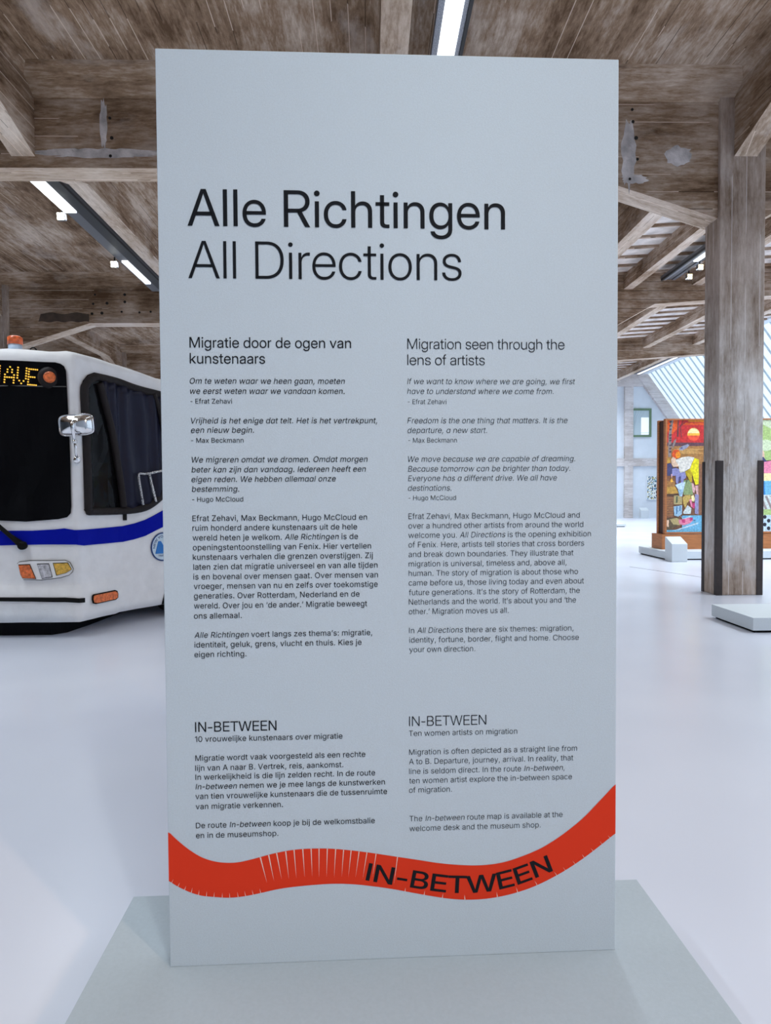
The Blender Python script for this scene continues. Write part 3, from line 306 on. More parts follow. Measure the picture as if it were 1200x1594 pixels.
# ---------------------------------------------------------------- materials
MATS = {}
def mat(name, color, rough=0.6, metal=0.0, bump=0.0, bscale=40.0, var=0.0, vscale=6.0, emit=None, estr=1.0, spec=0.5, stretch=None):
    if name in MATS: return MATS[name]
    m = bpy.data.materials.new(name); m.use_nodes = True
    n, l = m.node_tree.nodes, m.node_tree.links; b = n['Principled BSDF']
    b.inputs['Base Color'].default_value = (*color, 1); b.inputs['Roughness'].default_value = rough
    b.inputs['Metallic'].default_value = metal; b.inputs['Specular IOR Level'].default_value = spec
    tc = n.new('ShaderNodeTexCoord'); mp = n.new('ShaderNodeMapping'); l.new(tc.outputs['Object'], mp.inputs[0])
    if stretch: mp.inputs['Scale'].default_value = stretch
    if var > 0:
        t = n.new('ShaderNodeTexNoise'); t.inputs['Scale'].default_value = vscale; t.inputs['Detail'].default_value = 6
        l.new(mp.outputs[0], t.inputs['Vector'])
        r = n.new('ShaderNodeValToRGB'); l.new(t.outputs['Fac'], r.inputs[0])
        r.color_ramp.elements[0].position = 0.3; r.color_ramp.elements[1].position = 0.7
        r.color_ramp.elements[0].color = (*[max(0, c*(1-var)) for c in color], 1)
        r.color_ramp.elements[1].color = (*[min(1, c*(1+var)) for c in color], 1)
        l.new(r.outputs[0], b.inputs['Base Color'])
    if bump > 0:
        t = n.new('ShaderNodeTexNoise'); t.inputs['Scale'].default_value = bscale; t.inputs['Detail'].default_value = 4
        l.new(mp.outputs[0], t.inputs['Vector'])
        bp = n.new('ShaderNodeBump'); bp.inputs['Strength'].default_value = bump; bp.inputs['Distance'].default_value = 0.02
        l.new(t.outputs['Fac'], bp.inputs['Height']); l.new(bp.outputs[0], b.inputs['Normal'])
    if emit:
        b.inputs['Emission Color'].default_value = (*emit, 1); b.inputs['Emission Strength'].default_value = estr
    MATS[name] = m
    return m

def concrete(name, along, dark, mid, light, board=0.155, pale=(0.56, 0.53, 0.54), bloom=0.6, stained=False, cross_y=None):
    """board-marked raw concrete; the boards run along the given axis"""
    m = bpy.data.materials.new(name); m.use_nodes = True
    n, l = m.node_tree.nodes, m.node_tree.links; b = n['Principled BSDF']
    b.inputs['Roughness'].default_value = 0.9; b.inputs['Specular IOR Level'].default_value = 0.2
    tc = n.new('ShaderNodeTexCoord'); P = tc.outputs['Object']
    def noise(scale, vec, detail=6, rough=0.6):
        mp = n.new('ShaderNodeMapping'); l.new(P, mp.inputs[0]); mp.inputs['Scale'].default_value = vec
        t = n.new('ShaderNodeTexNoise'); t.inputs['Scale'].default_value = scale
        t.inputs['Detail'].default_value = detail; t.inputs['Roughness'].default_value = rough
        l.new(mp.outputs[0], t.inputs['Vector']); return t.outputs['Fac']
    def math_(op, a, b_=None):
        t = n.new('ShaderNodeMath'); t.operation = op
        for i, v in enumerate((a, b_)):
            if v is None: continue
            if isinstance(v, (int, float)): t.inputs[i].default_value = v
            else: l.new(v, t.inputs[i])
        return t.outputs[0]
    st = {'X': (0.18, 1, 1), 'Y': (1, 0.18, 1), 'Z': (1, 1, 0.18)}[along]
    big = noise(0.9, (1, 1, 1), 5); streak = noise(5.0, st, 7, 0.7); fine = noise(26, st, 5, 0.75)
    sep = n.new('ShaderNodeSeparateXYZ'); l.new(P, sep.inputs[0])
    cross = {'X': sep.outputs['Y'] if cross_y else math_('ADD', sep.outputs['Z'], math_('MULTIPLY', sep.outputs['Y'], 0.37)),
             'Y': math_('ADD', sep.outputs['X'], math_('MULTIPLY', sep.outputs['Z'], 0.81)),
             'Z': math_('ADD', sep.outputs['X'], sep.outputs['Y'])}[along]
    bd = math_('DIVIDE', cross, board); fl = math_('FLOOR', bd); fr = math_('FRACT', bd)
    wn = n.new('ShaderNodeTexWhiteNoise'); wn.noise_dimensions = '1D'; l.new(fl, wn.inputs['W'])
    v = math_('ADD', math_('MULTIPLY', big, 0.62), math_('MULTIPLY', streak, 0.5))
    v = math_('ADD', v, math_('MULTIPLY', fine, 0.42))
    v = math_('ADD', v, math_('MULTIPLY', wn.outputs['Value'], 0.07))
    r = n.new('ShaderNodeValToRGB'); l.new(v, r.inputs[0]); cr = r.color_ramp
    cr.elements[0].position = 0.655; cr.elements[0].color = (*dark, 1)
    cr.elements[1].position = 0.97; cr.elements[1].color = (*light, 1)
    e = cr.elements.new(0.79); e.color = (*mid, 1)
    seam = math_('LESS_THAN', math_('ABSOLUTE', math_('SUBTRACT', fr, 0.5)), 0.025)
    gate = math_('GREATER_THAN', noise(2.2, st, 3), 0.47)
    sgn = math_('GREATER_THAN', noise(0.8, (1, 1, 1), 1), 0.5)
    mixc = n.new('ShaderNodeMix'); mixc.data_type = 'RGBA'
    l.new(sgn, mixc.inputs['Factor']); mixc.inputs[6].default_value = (*[c*0.4 for c in dark], 1); mixc.inputs[7].default_value = (*[min(1, c*1.25) for c in light], 1)
    mx = n.new('ShaderNodeMix'); mx.data_type = 'RGBA'
    # cement bloom: pale blotches with ragged edges
    bl = noise(1.7, [0.45 if q == 0.18 else 1 for q in st], 8, 0.68)
    mr = n.new('ShaderNodeMapRange'); l.new(bl, mr.inputs[0]); mr.inputs[1].default_value = 0.53; mr.inputs[2].default_value = 0.66; mr.inputs[4].default_value = bloom
    mb = n.new('ShaderNodeMix'); mb.data_type = 'RGBA'; l.new(mr.outputs[0], mb.inputs['Factor']); l.new(r.outputs[0], mb.inputs[6]); mb.inputs[7].default_value = (*pale, 1)
    if stained:                        # brown old surface above and below, worn paler in the middle
        hz = math_('ADD', sep.outputs['Z'], math_('MULTIPLY', math_('SUBTRACT', noise(3.0, (1, 1, 0.3), 6, 0.7), 0.5), 2.2))
        up = n.new('ShaderNodeMapRange'); l.new(hz, up.inputs[0]); up.inputs[1].default_value = 1.9; up.inputs[2].default_value = 3.9; up.inputs[4].default_value = 0.75
        dn = n.new('ShaderNodeMapRange'); l.new(hz, dn.inputs[0]); dn.inputs[1].default_value = 0.9; dn.inputs[2].default_value = 0.1; dn.inputs[4].default_value = 0.75
        ms = n.new('ShaderNodeMix'); ms.data_type = 'RGBA'; ms.blend_type = 'MULTIPLY'
        l.new(math_('MAXIMUM', up.outputs[0], dn.outputs[0]), ms.inputs['Factor']); l.new(mb.outputs[2], ms.inputs[6]); ms.inputs[7].default_value = (0.66, 0.52, 0.42, 1); mb = ms
    l.new(math_('MULTIPLY', math_('MULTIPLY', seam, gate), 0.4 if stained else 0.75), mx.inputs['Factor']); l.new(mb.outputs[2], mx.inputs[6]); l.new(mixc.outputs[2], mx.inputs[7])
    l.new(mx.outputs[2], b.inputs['Base Color'])
    bp = n.new('ShaderNodeBump'); bp.inputs['Strength'].default_value = 0.5; bp.inputs['Distance'].default_value = 0.02
    l.new(math_('SUBTRACT', v, math_('MULTIPLY', seam, 0.2)), bp.inputs['Height']); l.new(bp.outputs[0], b.inputs['Normal'])
    MATS[name] = m; return m

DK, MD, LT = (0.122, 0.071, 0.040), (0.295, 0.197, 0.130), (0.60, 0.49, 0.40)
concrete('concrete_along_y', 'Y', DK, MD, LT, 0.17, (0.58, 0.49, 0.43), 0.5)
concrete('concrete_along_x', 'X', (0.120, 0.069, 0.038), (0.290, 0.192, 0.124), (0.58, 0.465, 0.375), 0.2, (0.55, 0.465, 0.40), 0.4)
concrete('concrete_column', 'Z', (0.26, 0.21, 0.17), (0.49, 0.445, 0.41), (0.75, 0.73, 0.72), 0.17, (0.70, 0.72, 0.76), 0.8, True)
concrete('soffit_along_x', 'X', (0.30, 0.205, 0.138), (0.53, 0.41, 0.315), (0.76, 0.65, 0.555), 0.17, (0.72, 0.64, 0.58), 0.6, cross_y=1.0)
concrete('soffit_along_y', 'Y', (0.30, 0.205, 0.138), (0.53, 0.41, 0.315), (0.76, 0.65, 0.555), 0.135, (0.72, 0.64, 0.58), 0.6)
concrete('concrete_pale', 'X', (0.50, 0.45, 0.43), (0.64, 0.60, 0.59), (0.78, 0.75, 0.75), 0.25)
mat('board_grey', (0.525, 0.612, 0.688), 0.75, spec=0.2, bump=0.12, bscale=420, var=0.035, vscale=260)
mat('vinyl_black', (0.012, 0.014, 0.018), 0.5, spec=0.05)
mat('vinyl_red', (0.70, 0.042, 0.014), 0.5, spec=0.1, bump=0.03, bscale=300)
mat('cut_edge', (0.80, 0.62, 0.55), 0.6)
mat('base_grey', (0.43, 0.495, 0.545), 0.6, bump=0.05, bscale=300, var=0.03, vscale=120)
mat('platform_grey', (0.63, 0.69, 0.73), 0.6, bump=0.05, bscale=300, var=0.03, vscale=120)
mat('recess_black', (0.01, 0.01, 0.012), 0.8, spec=0.05)
mat('bus_cloth', (0.80, 0.815, 0.835), 0.8, bump=0.55, bscale=5, var=0.04, vscale=9)
mat('stripe_blue', (0.004, 0.010, 0.34), 0.5, spec=0.03, bump=0.5, bscale=9)
mat('window_black', (0.004, 0.004, 0.005), 0.12, spec=0.1)
mat('frame_cloth', (0.022, 0.019, 0.020), 0.6, spec=0.15, bump=0.5, bscale=14)
mat('curtain_navy', (0.014, 0.015, 0.032), 0.35, spec=0.15, bump=0.25, bscale=8)
mat('piping_grey', (0.10, 0.10, 0.10), 0.5)
mat('rubber_black', (0.008, 0.008, 0.008), 0.55, spec=0.1)
mat('amber_led', (0.8, 0.5, 0.05), 0.4, emit=(1.0, 0.52, 0.06), estr=0.8)
mat('lens_orange', (0.80, 0.16, 0.04), 0.3, bump=0.6, bscale=60, var=0.45, vscale=45)
mat('lens_clear', (0.50, 0.50, 0.54), 0.25, bump=0.6, bscale=60, var=0.4, vscale=40)
mat('lens_amber', (0.66, 0.40, 0.06), 0.3, bump=0.6, bscale=60, var=0.4, vscale=50)
mat('chrome', (0.82, 0.82, 0.83), 0.06, 1.0, bump=0.05, bscale=20)
mat('tinsel', (0.62, 0.68, 0.78), 0.2, 0.8, bump=1.0, bscale=90, var=0.7, vscale=70)
mat('logo_navy', (0.01, 0.05, 0.20), 0.5)
mat('logo_blue', (0.01, 0.17, 0.55), 0.5)
mat('logo_pale', (0.62, 0.76, 0.86), 0.6)
mat('beacon_blue', (0.50, 0.66, 0.85), 0.4)
mat('beacon_orange', (0.78, 0.14, 0.04), 0.35, var=0.4, vscale=30)
mat('wood_cherry', (0.47, 0.175, 0.058), 0.45, var=0.22, vscale=5, stretch=(1, 1, 9), bump=0.05)
mat('wood_dark', (0.055, 0.018, 0.008), 0.6)
mat('steel_black', (0.030, 0.019, 0.017), 0.55, var=0.3, vscale=12)
mat('wall_white', (0.74, 0.80, 0.86), 0.85, bump=0.2, bscale=18, var=0.03, vscale=3)
mat('lamp_white', (0.9, 0.9, 0.9), 0.5, emit=(0.90, 0.95, 1.0), estr=1.15)
mat('led_white', (0.9, 0.9, 0.8), 0.5, emit=(1.0, 0.99, 0.88), estr=1.6)
mat('led_warm', (0.9, 0.8, 0.6), 0.5, emit=(1.0, 0.80, 0.45), estr=1.5)
mat('housing_grey', (0.115, 0.115, 0.125), 0.5)
mat('perforated_grey', (0.25, 0.26, 0.29), 0.5, var=0.5, vscale=90)
mat('track_black', (0.012, 0.012, 0.014), 0.5)
mat('frame_green', (0.14, 0.23, 0.13), 0.6)
mat('skylight_sheet', (0.62, 0.72, 0.80), 0.5, emit=(0.80, 0.91, 1.0), estr=0.50)
mat('skylight_rib', (0.50, 0.60, 0.66), 0.5)
mat('hole_dark', (0.015, 0.012, 0.010), 0.9)
mat('patch_pale', (0.56, 0.52, 0.51), 0.95, bump=0.4, bscale=30, var=0.35, vscale=7)
mat('stain_dark', (0.085, 0.06, 0.045), 0.95, bump=0.3, bscale=20, var=0.3, vscale=6)
mat('roof_board', (0.74, 0.68, 0.64), 0.85, var=0.25, vscale=4, bump=0.2, bscale=20)

def floor_material():
    m = bpy.data.materials.new('polished_floor'); m.use_nodes = True
    n, l = m.node_tree.nodes, m.node_tree.links; b = n['Principled BSDF']
    tc = n.new('ShaderNodeTexCoord')
    t = n.new('ShaderNodeTexNoise'); t.inputs['Scale'].default_value = 0.8; t.inputs['Detail'].default_value = 2; l.new(tc.outputs['Object'], t.inputs['Vector'])
    r = n.new('ShaderNodeValToRGB'); l.new(t.outputs['Fac'], r.inputs[0])
    r.color_ramp.elements[0].position = 0.3; r.color_ramp.elements[0].color = (0.63, 0.665, 0.765, 1)
    r.color_ramp.elements[1].position = 0.7; r.color_ramp.elements[1].color = (0.70, 0.735, 0.83, 1)
    l.new(r.outputs[0], b.inputs['Base Color'])
    b.inputs['Roughness'].default_value = 0.23; b.inputs['Specular IOR Level'].default_value = 0.42
    MATS['polished_floor'] = m
floor_material()

# ---------------------------------------------------------------- mesh helpers
def obj(name, bm, m, parent=None, smooth=False, normals=True):
    me = bpy.data.meshes.new(name)
    if normals: bmesh.ops.recalc_face_normals(bm, faces=bm.faces[:])
    bm.to_mesh(me); bm.free()
    for x in (m if isinstance(m, (list, tuple)) else [m]): me.materials.append(MATS[x])
    if smooth:
        for p in me.polygons: p.use_smooth = True
    o = bpy.data.objects.new(name, me); COL.objects.link(o)
    if parent: o.parent = parent
    return o
def thing(name, label, cat, loc=(0, 0, 0), rz=0.0, group=None):
    o = bpy.data.objects.new(name, None); COL.objects.link(o); o.location = loc; o.rotation_euler = (0, 0, rz)
    o.empty_display_size = 0.2
    return tag(o, label, cat, group)
def tag(o, label, cat, group=None):
    o['label'] = label; o['category'] = cat
    if group: o['group'] = group
    return o
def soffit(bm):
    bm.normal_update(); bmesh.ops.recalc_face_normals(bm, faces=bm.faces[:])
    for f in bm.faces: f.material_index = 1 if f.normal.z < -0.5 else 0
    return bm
def struct(name, bm, m, smooth=False):
    o = obj(name, bm, m, None, smooth); o['kind'] = 'structure'; return o
def box(bm, x0, x1, y0, y1, z0, z1, mi=0, bevel=0.0):
    v = [bm.verts.new((x, y, z)) for x in (x0, x1) for y in (y0, y1) for z in (z0, z1)]
    fs = [bm.faces.new([v[i] for i in q]) for q in ((0, 1, 3, 2), (4, 6, 7, 5), (0, 4, 5, 1), (2, 3, 7, 6), (0, 2, 6, 4), (1, 5, 7, 3))]
    for f in fs: f.material_index = mi
    if bevel:
        es = list({e for f in fs for e in f.edges})
        bmesh.ops.bevel(bm, geom=es, offset=bevel, segments=2, affect='EDGES', profile=0.5)
    return bm
def prism(bm, pts, axis, a, b, mi=0):
    """pts: outline in the plane across the axis ('x': y,z / 'y': x,z / 'z': x,y)"""
    f = {'x': lambda p, t: (t, p[0], p[1]), 'y': lambda p, t: (p[0], t, p[1]), 'z': lambda p, t: (p[0], p[1], t)}[axis]
    A = [bm.verts.new(f(p, a)) for p in pts]; B = [bm.verts.new(f(p, b)) for p in pts]; n = len(pts)
    fs = [bm.faces.new(A), bm.faces.new(B[::-1])] + [bm.faces.new((A[i], A[(i+1) % n], B[(i+1) % n], B[i])) for i in range(n)]
    for q in fs: q.material_index = mi
    return bm
def tube(bm, pts, r, seg=8, mi=0, closed=False):
    pts = [Vector(p) for p in pts]; n = len(pts); rings = []
    rr = r if isinstance(r, (list, tuple)) else [r]*n
    up = None
    for i, p in enumerate(pts):
        d = (pts[(i+1) % n]-pts[i-1]) if closed else (pts[min(i+1, n-1)]-pts[max(i-1, 0)])
        d.normalize()
        if up is None: up = d.orthogonal().normalized()
        up = (up - d*up.dot(d)).normalized(); sd = d.cross(up)
        rings.append([bm.verts.new(p+(up*math.cos(2*math.pi*k/seg)+sd*math.sin(2*math.pi*k/seg))*rr[i]) for k in range(seg)])
    for i in range(n if closed else n-1):
        a, b = rings[i], rings[(i+1) % n]
        for k in range(seg):
            f = bm.faces.new((a[k], a[(k+1) % seg], b[(k+1) % seg], b[k])); f.material_index = mi
    if not closed:
        bm.faces.new(rings[0][::-1]).material_index = mi; bm.faces.new(rings[-1]).material_index = mi
    return bm
def disc(bm, c, n, r, th, seg=16, mi=0, r2=None):
    n = Vector(n).normalized(); c = Vector(c)
    return tube(bm, [c, c+n*th], [r, r if r2 is None else r2], seg, mi)
def lerp(tab, x):
    if x <= tab[0][0]: return tab[0][1]
    for (a, p), (b, q) in zip(tab, tab[1:]):
        if x <= b: return p+(q-p)*(x-a)/(b-a)
    return tab[-1][1]

# ---------------------------------------------------------------- the room
_tn = [1]
def trim_name():
    _tn[0] += 1; return 'trim_%d' % _tn[0]
Y_BEAM = [(0.80, 1.14), (7.95, 8.29), (15.10, 15.44), (22.25, 22.59)]
X_COL = [-20.70, -8.15, 4.383]
X_LONG = [-16.50, -12.32, -8.14, -3.95, 0.26, 4.41]
ZS, ZB = 6.0, 5.0
def roof_z(x): return ZS + max(0.0, x-4.54)*0.06

struct('floor', box(bmesh.new(), -34, 16, -9.2, 30.4, -0.2, 0), 'polished_floor')
struct('wall_front', box(bmesh.new(), -34, 15.7, -9.3, -9.0, 0, 7.0), 'wall_white')
bm = bmesh.new(); tube(bm, [(4.25, 10.95, 0.0), (4.95, 9.0, 0.0)], 0.004, 4); struct('trim_1', bm, 'perforated_grey')
struct('ceiling', box(bmesh.new(), -34, 4.56, -9.1, 30.4, ZS, ZS+0.2), 'concrete_along_y')

# sloping board roof over the right-hand aisle, with its battens
bm = bmesh.new()
prism(bm, [(4.54, roof_z(4.54)), (12.34, roof_z(12.34)), (12.34, roof_z(12.34)+0.12), (4.54, roof_z(4.54)+0.12)], 'y', -9.1, 30.4)
y = -6.0
while y < 30:
    prism(bm, [(4.56, roof_z(4.56)-0.05), (12.25, roof_z(12.25)-0.05), (12.25, roof_z(12.25)+0.01), (4.56, roof_z(4.56)+0.01)], 'y', y, y+0.05, 1)
    y += 0.55
o = struct('ceiling', bm, ['roof_board', 'concrete_along_x'])

# transverse beams, haunched where they meet the columns
def beam_outline():
    top, bot = [(-34, ZS+0.02)], []
    bot.append((-34, ZB))
    for xc in X_COL:
        h = 0.27; k = 1.75
        for dx, z in ((-h-k, ZB), (-h, 4.45), (h, 4.45), (h+k, ZB if xc < 0 else 5.42)): bot.append((xc+dx, z))
    bot.append((12.2, 5.82))
    return bot + [(12.2, roof_z(12.2)+0.02), (4.54, roof_z(4.54)+0.02), (-34, ZS+0.02)]
BEAMS = []
for a, b in Y_BEAM:
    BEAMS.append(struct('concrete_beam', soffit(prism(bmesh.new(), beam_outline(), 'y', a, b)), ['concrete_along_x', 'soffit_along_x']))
# longitudinal beams, haunched at every transverse beam
ys = [-6.4] + [v for p in Y_BEAM for v in p] + [30.0]
for xc in X_LONG:
    pts = [(-9.1, 5.48)]
    for a, b in Y_BEAM: pts += [(a-1.15, 5.48), (a, 5.13), (b, 5.13), (b+1.15, 5.48)]
    pts += [(30.0, 5.48), (30.0, ZS+0.01), (-9.1, ZS+0.01)]
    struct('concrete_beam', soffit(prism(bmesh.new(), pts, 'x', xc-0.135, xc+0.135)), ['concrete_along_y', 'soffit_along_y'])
for xc, w in ((5.80, 0.2), (7.35, 0.22), (9.15, 0.22), (10.8, 0.22)):
    z = roof_z(xc)
    struct('concrete_beam', soffit(box(bmesh.new(), xc-w/2, xc+w/2, -9.1, 30.0, z-0.33, z+0.02)), ['concrete_along_y', 'soffit_along_y'])
# fillets between slab and beams
for a, b in Y_BEAM[1:]:
    bm = bmesh.new()
    prism(bm, [(a-0.36, ZS), (a, 5.79), (a, ZS)], 'x', -34, 4.3)
    prism(bm, [(b, ZS), (b, 5.79), (b+0.36, ZS)], 'x', -34, 4.3)
    struct(trim_name(), bm, 'concrete_along_x')
for xc in X_LONG[1:]:
    for s in (-1, 1):
        if xc > 4 and s > 0: continue
        bm = bmesh.new(); prism(bm, [(xc+s*0.135, 5.92), (xc+s*0.225, ZS), (xc+s*0.135, ZS)], 'y', -9.1, 30)
        struct(trim_name(), bm, 'concrete_along_y')
# marks on the near transverse beam: tie holes and pale repair patches
for x, z, r in ((-2.957, 5.565, .016), (-2.939, 5.34, .02), (-2.957, 5.136, .018), (3.09, 5.70, .016), (3.10, 5.56, .018), (3.138, 5.373, .022), (3.155, 5.129, .016), (3.065, 4.9, .016)):
    obj('tie_hole', disc(bmesh.new(), (x, 7.952, z), (0, -1, 0), r, 0.008, 10), 'hole_dark', BEAMS[1])
rng = random.Random(4)
def blob(c, rx, rz, dy, n=26):
    pts = [(c[0]+rx*math.cos(2*math.pi*i/n)*(0.8+0.4*rng.random()), c[1]+rz*math.sin(2*math.pi*i/n)*(0.8+0.4*rng.random())) for i in range(n)]
    obj('repair_patch', prism(bmesh.new(), pts, 'y', 7.95-dy, 7.953), 'patch_pale', BEAMS[1])
blob((3.65, 5.17), 0.16, 0.11, .002); blob((3.05, 5.2), 0.08, 0.40, .002); blob((3.12, 4.9), 0.16, 0.05, .004)
blob((-3.03, 5.5), 0.04, 0.28, .002); blob((-3.1, 5.17), 0.72, 0.05, .004, 60)

for px, py, r in ((160, 463, .022), (205, 463, .03), (157, 477, .026), (178, 476, .032), (205, 474, .03), (155, 492, .03), (170, 491, .034), (200, 489, .024), (227, 490, .024), (244, 489, .024)):
    obj('tie_hole', disc(bmesh.new(), ((px-578)/1050*15.1, 15.102, EYE+(766-py)/1050*15.1), (0, -1, 0), r, 0.008, 10), 'hole_dark', BEAMS[2])
pts = [(-7.25+1.1*k/20, 5.03+0.012*math.sin(k*1.1)) for k in range(21)]+[(-6.15-1.05*k/20, 5.215-0.02*math.cos(k*0.6)) for k in range(21)]
obj('damp_stain', prism(bmesh.new(), pts, 'y', 15.097, 15.103), 'stain_dark', BEAMS[2])

# columns with black steel corner guards
for xc in X_COL[1:]:
    for a, b in Y_BEAM[1:]:
        x0, x1, y0, y1 = xc-0.271, xc+0.271, a-0.05, b-0.04
        bm = bmesh.new(); box(bm, x0, x1, y0, y1, 0, ZS, bevel=0.012)
        c = struct('concrete_column', bm, 'concrete_column')
        for cx, sx in ((x0, 1), (x1, -1)):
            for cy, sy in ((y0, 1), (y1, -1)):
                bm = bmesh.new(); e = 0.008
                prism(bm, [(cx-sx*e, cy-sy*e), (cx+sx*0.065, cy-sy*e), (cx+sx*0.065, cy), (cx, cy), (cx, cy+sy*0.05), (cx-sx*e, cy+sy*0.05)], 'z', 0.0, 1.6)
                obj('corner_guard', bm, 'steel_black', c)

# far wall with its concrete frame, raking roof line, window
YW = 30.0
prof = [(-34, 0), (15.6, 0), (15.6, 2.0), (12.30, 6.52), (12.3, 7.0), (-34, 7.0)]
struct('wall_back', prism(bmesh.new(), prof, 'y', YW, YW+0.3), 'wall_white')
bm = bmesh.new(); box(bm, -34, 12.2, YW-0.14, YW+0.01, 5.86, 6.43); struct(trim_name(), bm, 'concrete_pale')
bm = bmesh.new(); box(bm, 11.36, 11.74, YW-0.12, YW+0.01, 0, 5.86); struct(trim_name(), bm, 'concrete_pale')
bm = bmesh.new(); box(bm, 4.0, 15.4, YW-0.10, YW+0.01, 2.31, 2.66); struct(trim_name(), bm, 'concrete_pale')
bm = bmesh.new(); prism(bm, [(12.28, 6.52), (15.4, 2.24), (14.95, 2.1), (11.9, 6.3)], 'y', YW-0.17, YW+0.01); struct(trim_name(), bm, 'concrete_pale')
struct('wall_left', box(bmesh.new(), -34.3, -34, -9.2, 30.4, 0, 6.2), 'wall_white')
struct('wall_right', box(bmesh.new(), 15.4, 15.7, -9.2, 30.4, 0, 2.3), 'wall_white')

# window_1 in the far wall
win = bpy.data.objects.new('window_1', None); COL.objects.link(win); win.location = (12.15, YW, 4.25); win['kind'] = 'structure'
bm = bmesh.new(); w, h, t = 0.43, 0.635, 0.085
box(bm, -w, w, -0.06, 0.0, h-t, h); box(bm, -w, w, -0.06, 0.0, -h, -h+t); box(bm, -w, -w+t*0.6, -0.06, 0.0, -h+t, h-t); box(bm, w-t, w, -0.06, 0.0, -h+t, h-t)
obj('window_frame', bm, 'frame_green', win)
mat('pane_glass', (0.55, 0.66, 0.70), 0.08)
mat('pane_bright', (0.85, 0.9, 0.95), 0.3, emit=(0.9, 0.96, 1.0), estr=0.35)
bm = bmesh.new(); box(bm, -w+0.03, w-0.03, -0.012, 0.004, -h+0.03, h-0.03); obj('pane', bm, 'pane_glass', win)
bm = bmesh.new(); box(bm, -0.02, w-0.1, -0.016, -0.011, -h+0.2, h-0.4); box(bm, -0.02, w-0.1, -0.016, -0.011, -h+0.1, -h+0.18); obj('lit_opening', bm, 'pane_bright', win)
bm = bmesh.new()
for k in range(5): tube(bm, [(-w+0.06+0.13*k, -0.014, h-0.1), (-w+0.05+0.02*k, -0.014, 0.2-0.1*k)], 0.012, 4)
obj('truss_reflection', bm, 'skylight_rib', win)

# translucent corrugated mansard along the right side
sx0, sz0, sx1, sz1 = 12.30, 6.50, 15.45, 2.20
d = Vector((sx1-sx0, 0, sz1-sz0)); nrm = Vector((-d.z, 0, d.x)).normalized()*0.02
bm = bmesh.new(); prism(bm, [(sx0, sz0), (sx1, sz1), (sx1+0.1, sz1+0.05), (sx0+0.1, sz0+0.05)], 'y', -9.1, 30.0)
struct('window_2', bm, 'skylight_sheet')
bm = bmesh.new(); y = -6.2
while y < 29.9:
    box(bm, -0.0, 1.0, y, y+0.028, 0, 1.0)
    for v in list(bm.verts)[-8:]:
        p = Vector((sx0, v.co.y, sz0)) + d*v.co.x + Vector((-0.04, 0, -0.03))*v.co.z
        v.co = p
    y += 0.44
struct(trim_name(), bm, 'skylight_rib')
struct(trim_name(), box(bmesh.new(), 12.1, 12.4, -9.1, 30, 6.40, 6.62), 'wall_white')

# ---------------------------------------------------------------- ceiling lights
def strip_light(label, x0, x1, y0, y1, z, bands, segs, group):
    """bands: (from, to, material, dz) across; segs: lit stretches of the diffuser"""
    t = thing('ceiling_light', label, 'light', ((x0+x1)/2, y0, z), 0, group)
    cx = (x0+x1)/2
    bm = bmesh.new(); box(bm, x0-cx, x1-cx, 0, y1-y0, 0.02, 0.09, bevel=0.006); obj('housing', bm, 'housing_grey', t)
    for nm, a, b, m, dz in bands:
        bm = bmesh.new(); box(bm, a-cx, b-cx, 0.02, y1-y0-0.02, dz, 0.03); obj(nm, bm, m, t)
    for a, b, p, q in segs:
        bm = bmesh.new(); box(bm, a-cx, b-cx, p-y0, q-y0, -0.012, 0.03, bevel=0.005); df = obj('diffuser', bm, 'lamp_white', t)
    for k in range(max(2, int((y1-y0)/2))):
        yy = 0.4+(y1-y0-0.8)*k/(max(2, int((y1-y0)/2))-1)
        bm = bmesh.new(); tube(bm, [(0, yy, 0.08), (0, yy, ZS-z if x1 < 4.6 else roof_z((x0+x1)/2)-z)], 0.006, 6); obj('hanger', bm, 'track_black', t)
    return t
strip_light('long ceiling strip light above the information panel', 0.615, 0.917, 1.7, 7.5, 5.45,
            [('side_grille', 0.617, 0.672, 'perforated_grey', 0.0), ('side_grille', 0.839, 0.879, 'perforated_grey', 0.0), ('track_rail', 0.883, 0.915, 'track_black', -0.012)],
            [(0.674, 0.837, 1.75, 7.45)], 'ceiling strip lights')
strip_light('dark ceiling strip light with two lit tubes above the bus', -4.528, -4.134, 8.5, 14.35, 5.45,
            [('track_rail', -4.205, -4.136, 'track_black', -0.02), ('cover_plate', -4.335, -4.215, 'track_black', 0.008)],
            [(-4.524, -4.345, 8.6, 10.3), (-4.47, -4.36, 12.45, 13.75)], 'ceiling strip lights')
strip_light('ceiling strip light under the sloping roof left of the column', 6.42, 6.74, 11.9, 14.85, 5.86,
            [('track_rail', 6.42, 6.46, 'track_black', -0.02), ('side_grille', 6.47, 6.53, 'perforated_grey', 0.0), ('cover_plate', 6.66, 6.73, 'housing_grey', 0.0)],
            [(6.54, 6.65, 11.95, 13.6)], 'ceiling strip lights')

strip_light('short ceiling strip light at the far end below the sloping roof edge', 11.25, 11.55, 24.2, 28.6, 6.16,
            [('side_grille', 11.26, 11.34, 'perforated_grey', 0.0), ('cover_plate', 11.46, 11.54, 'housing_grey', 0.0)],
            [(11.35, 11.45, 24.3, 28.5)], 'ceiling strip lights')

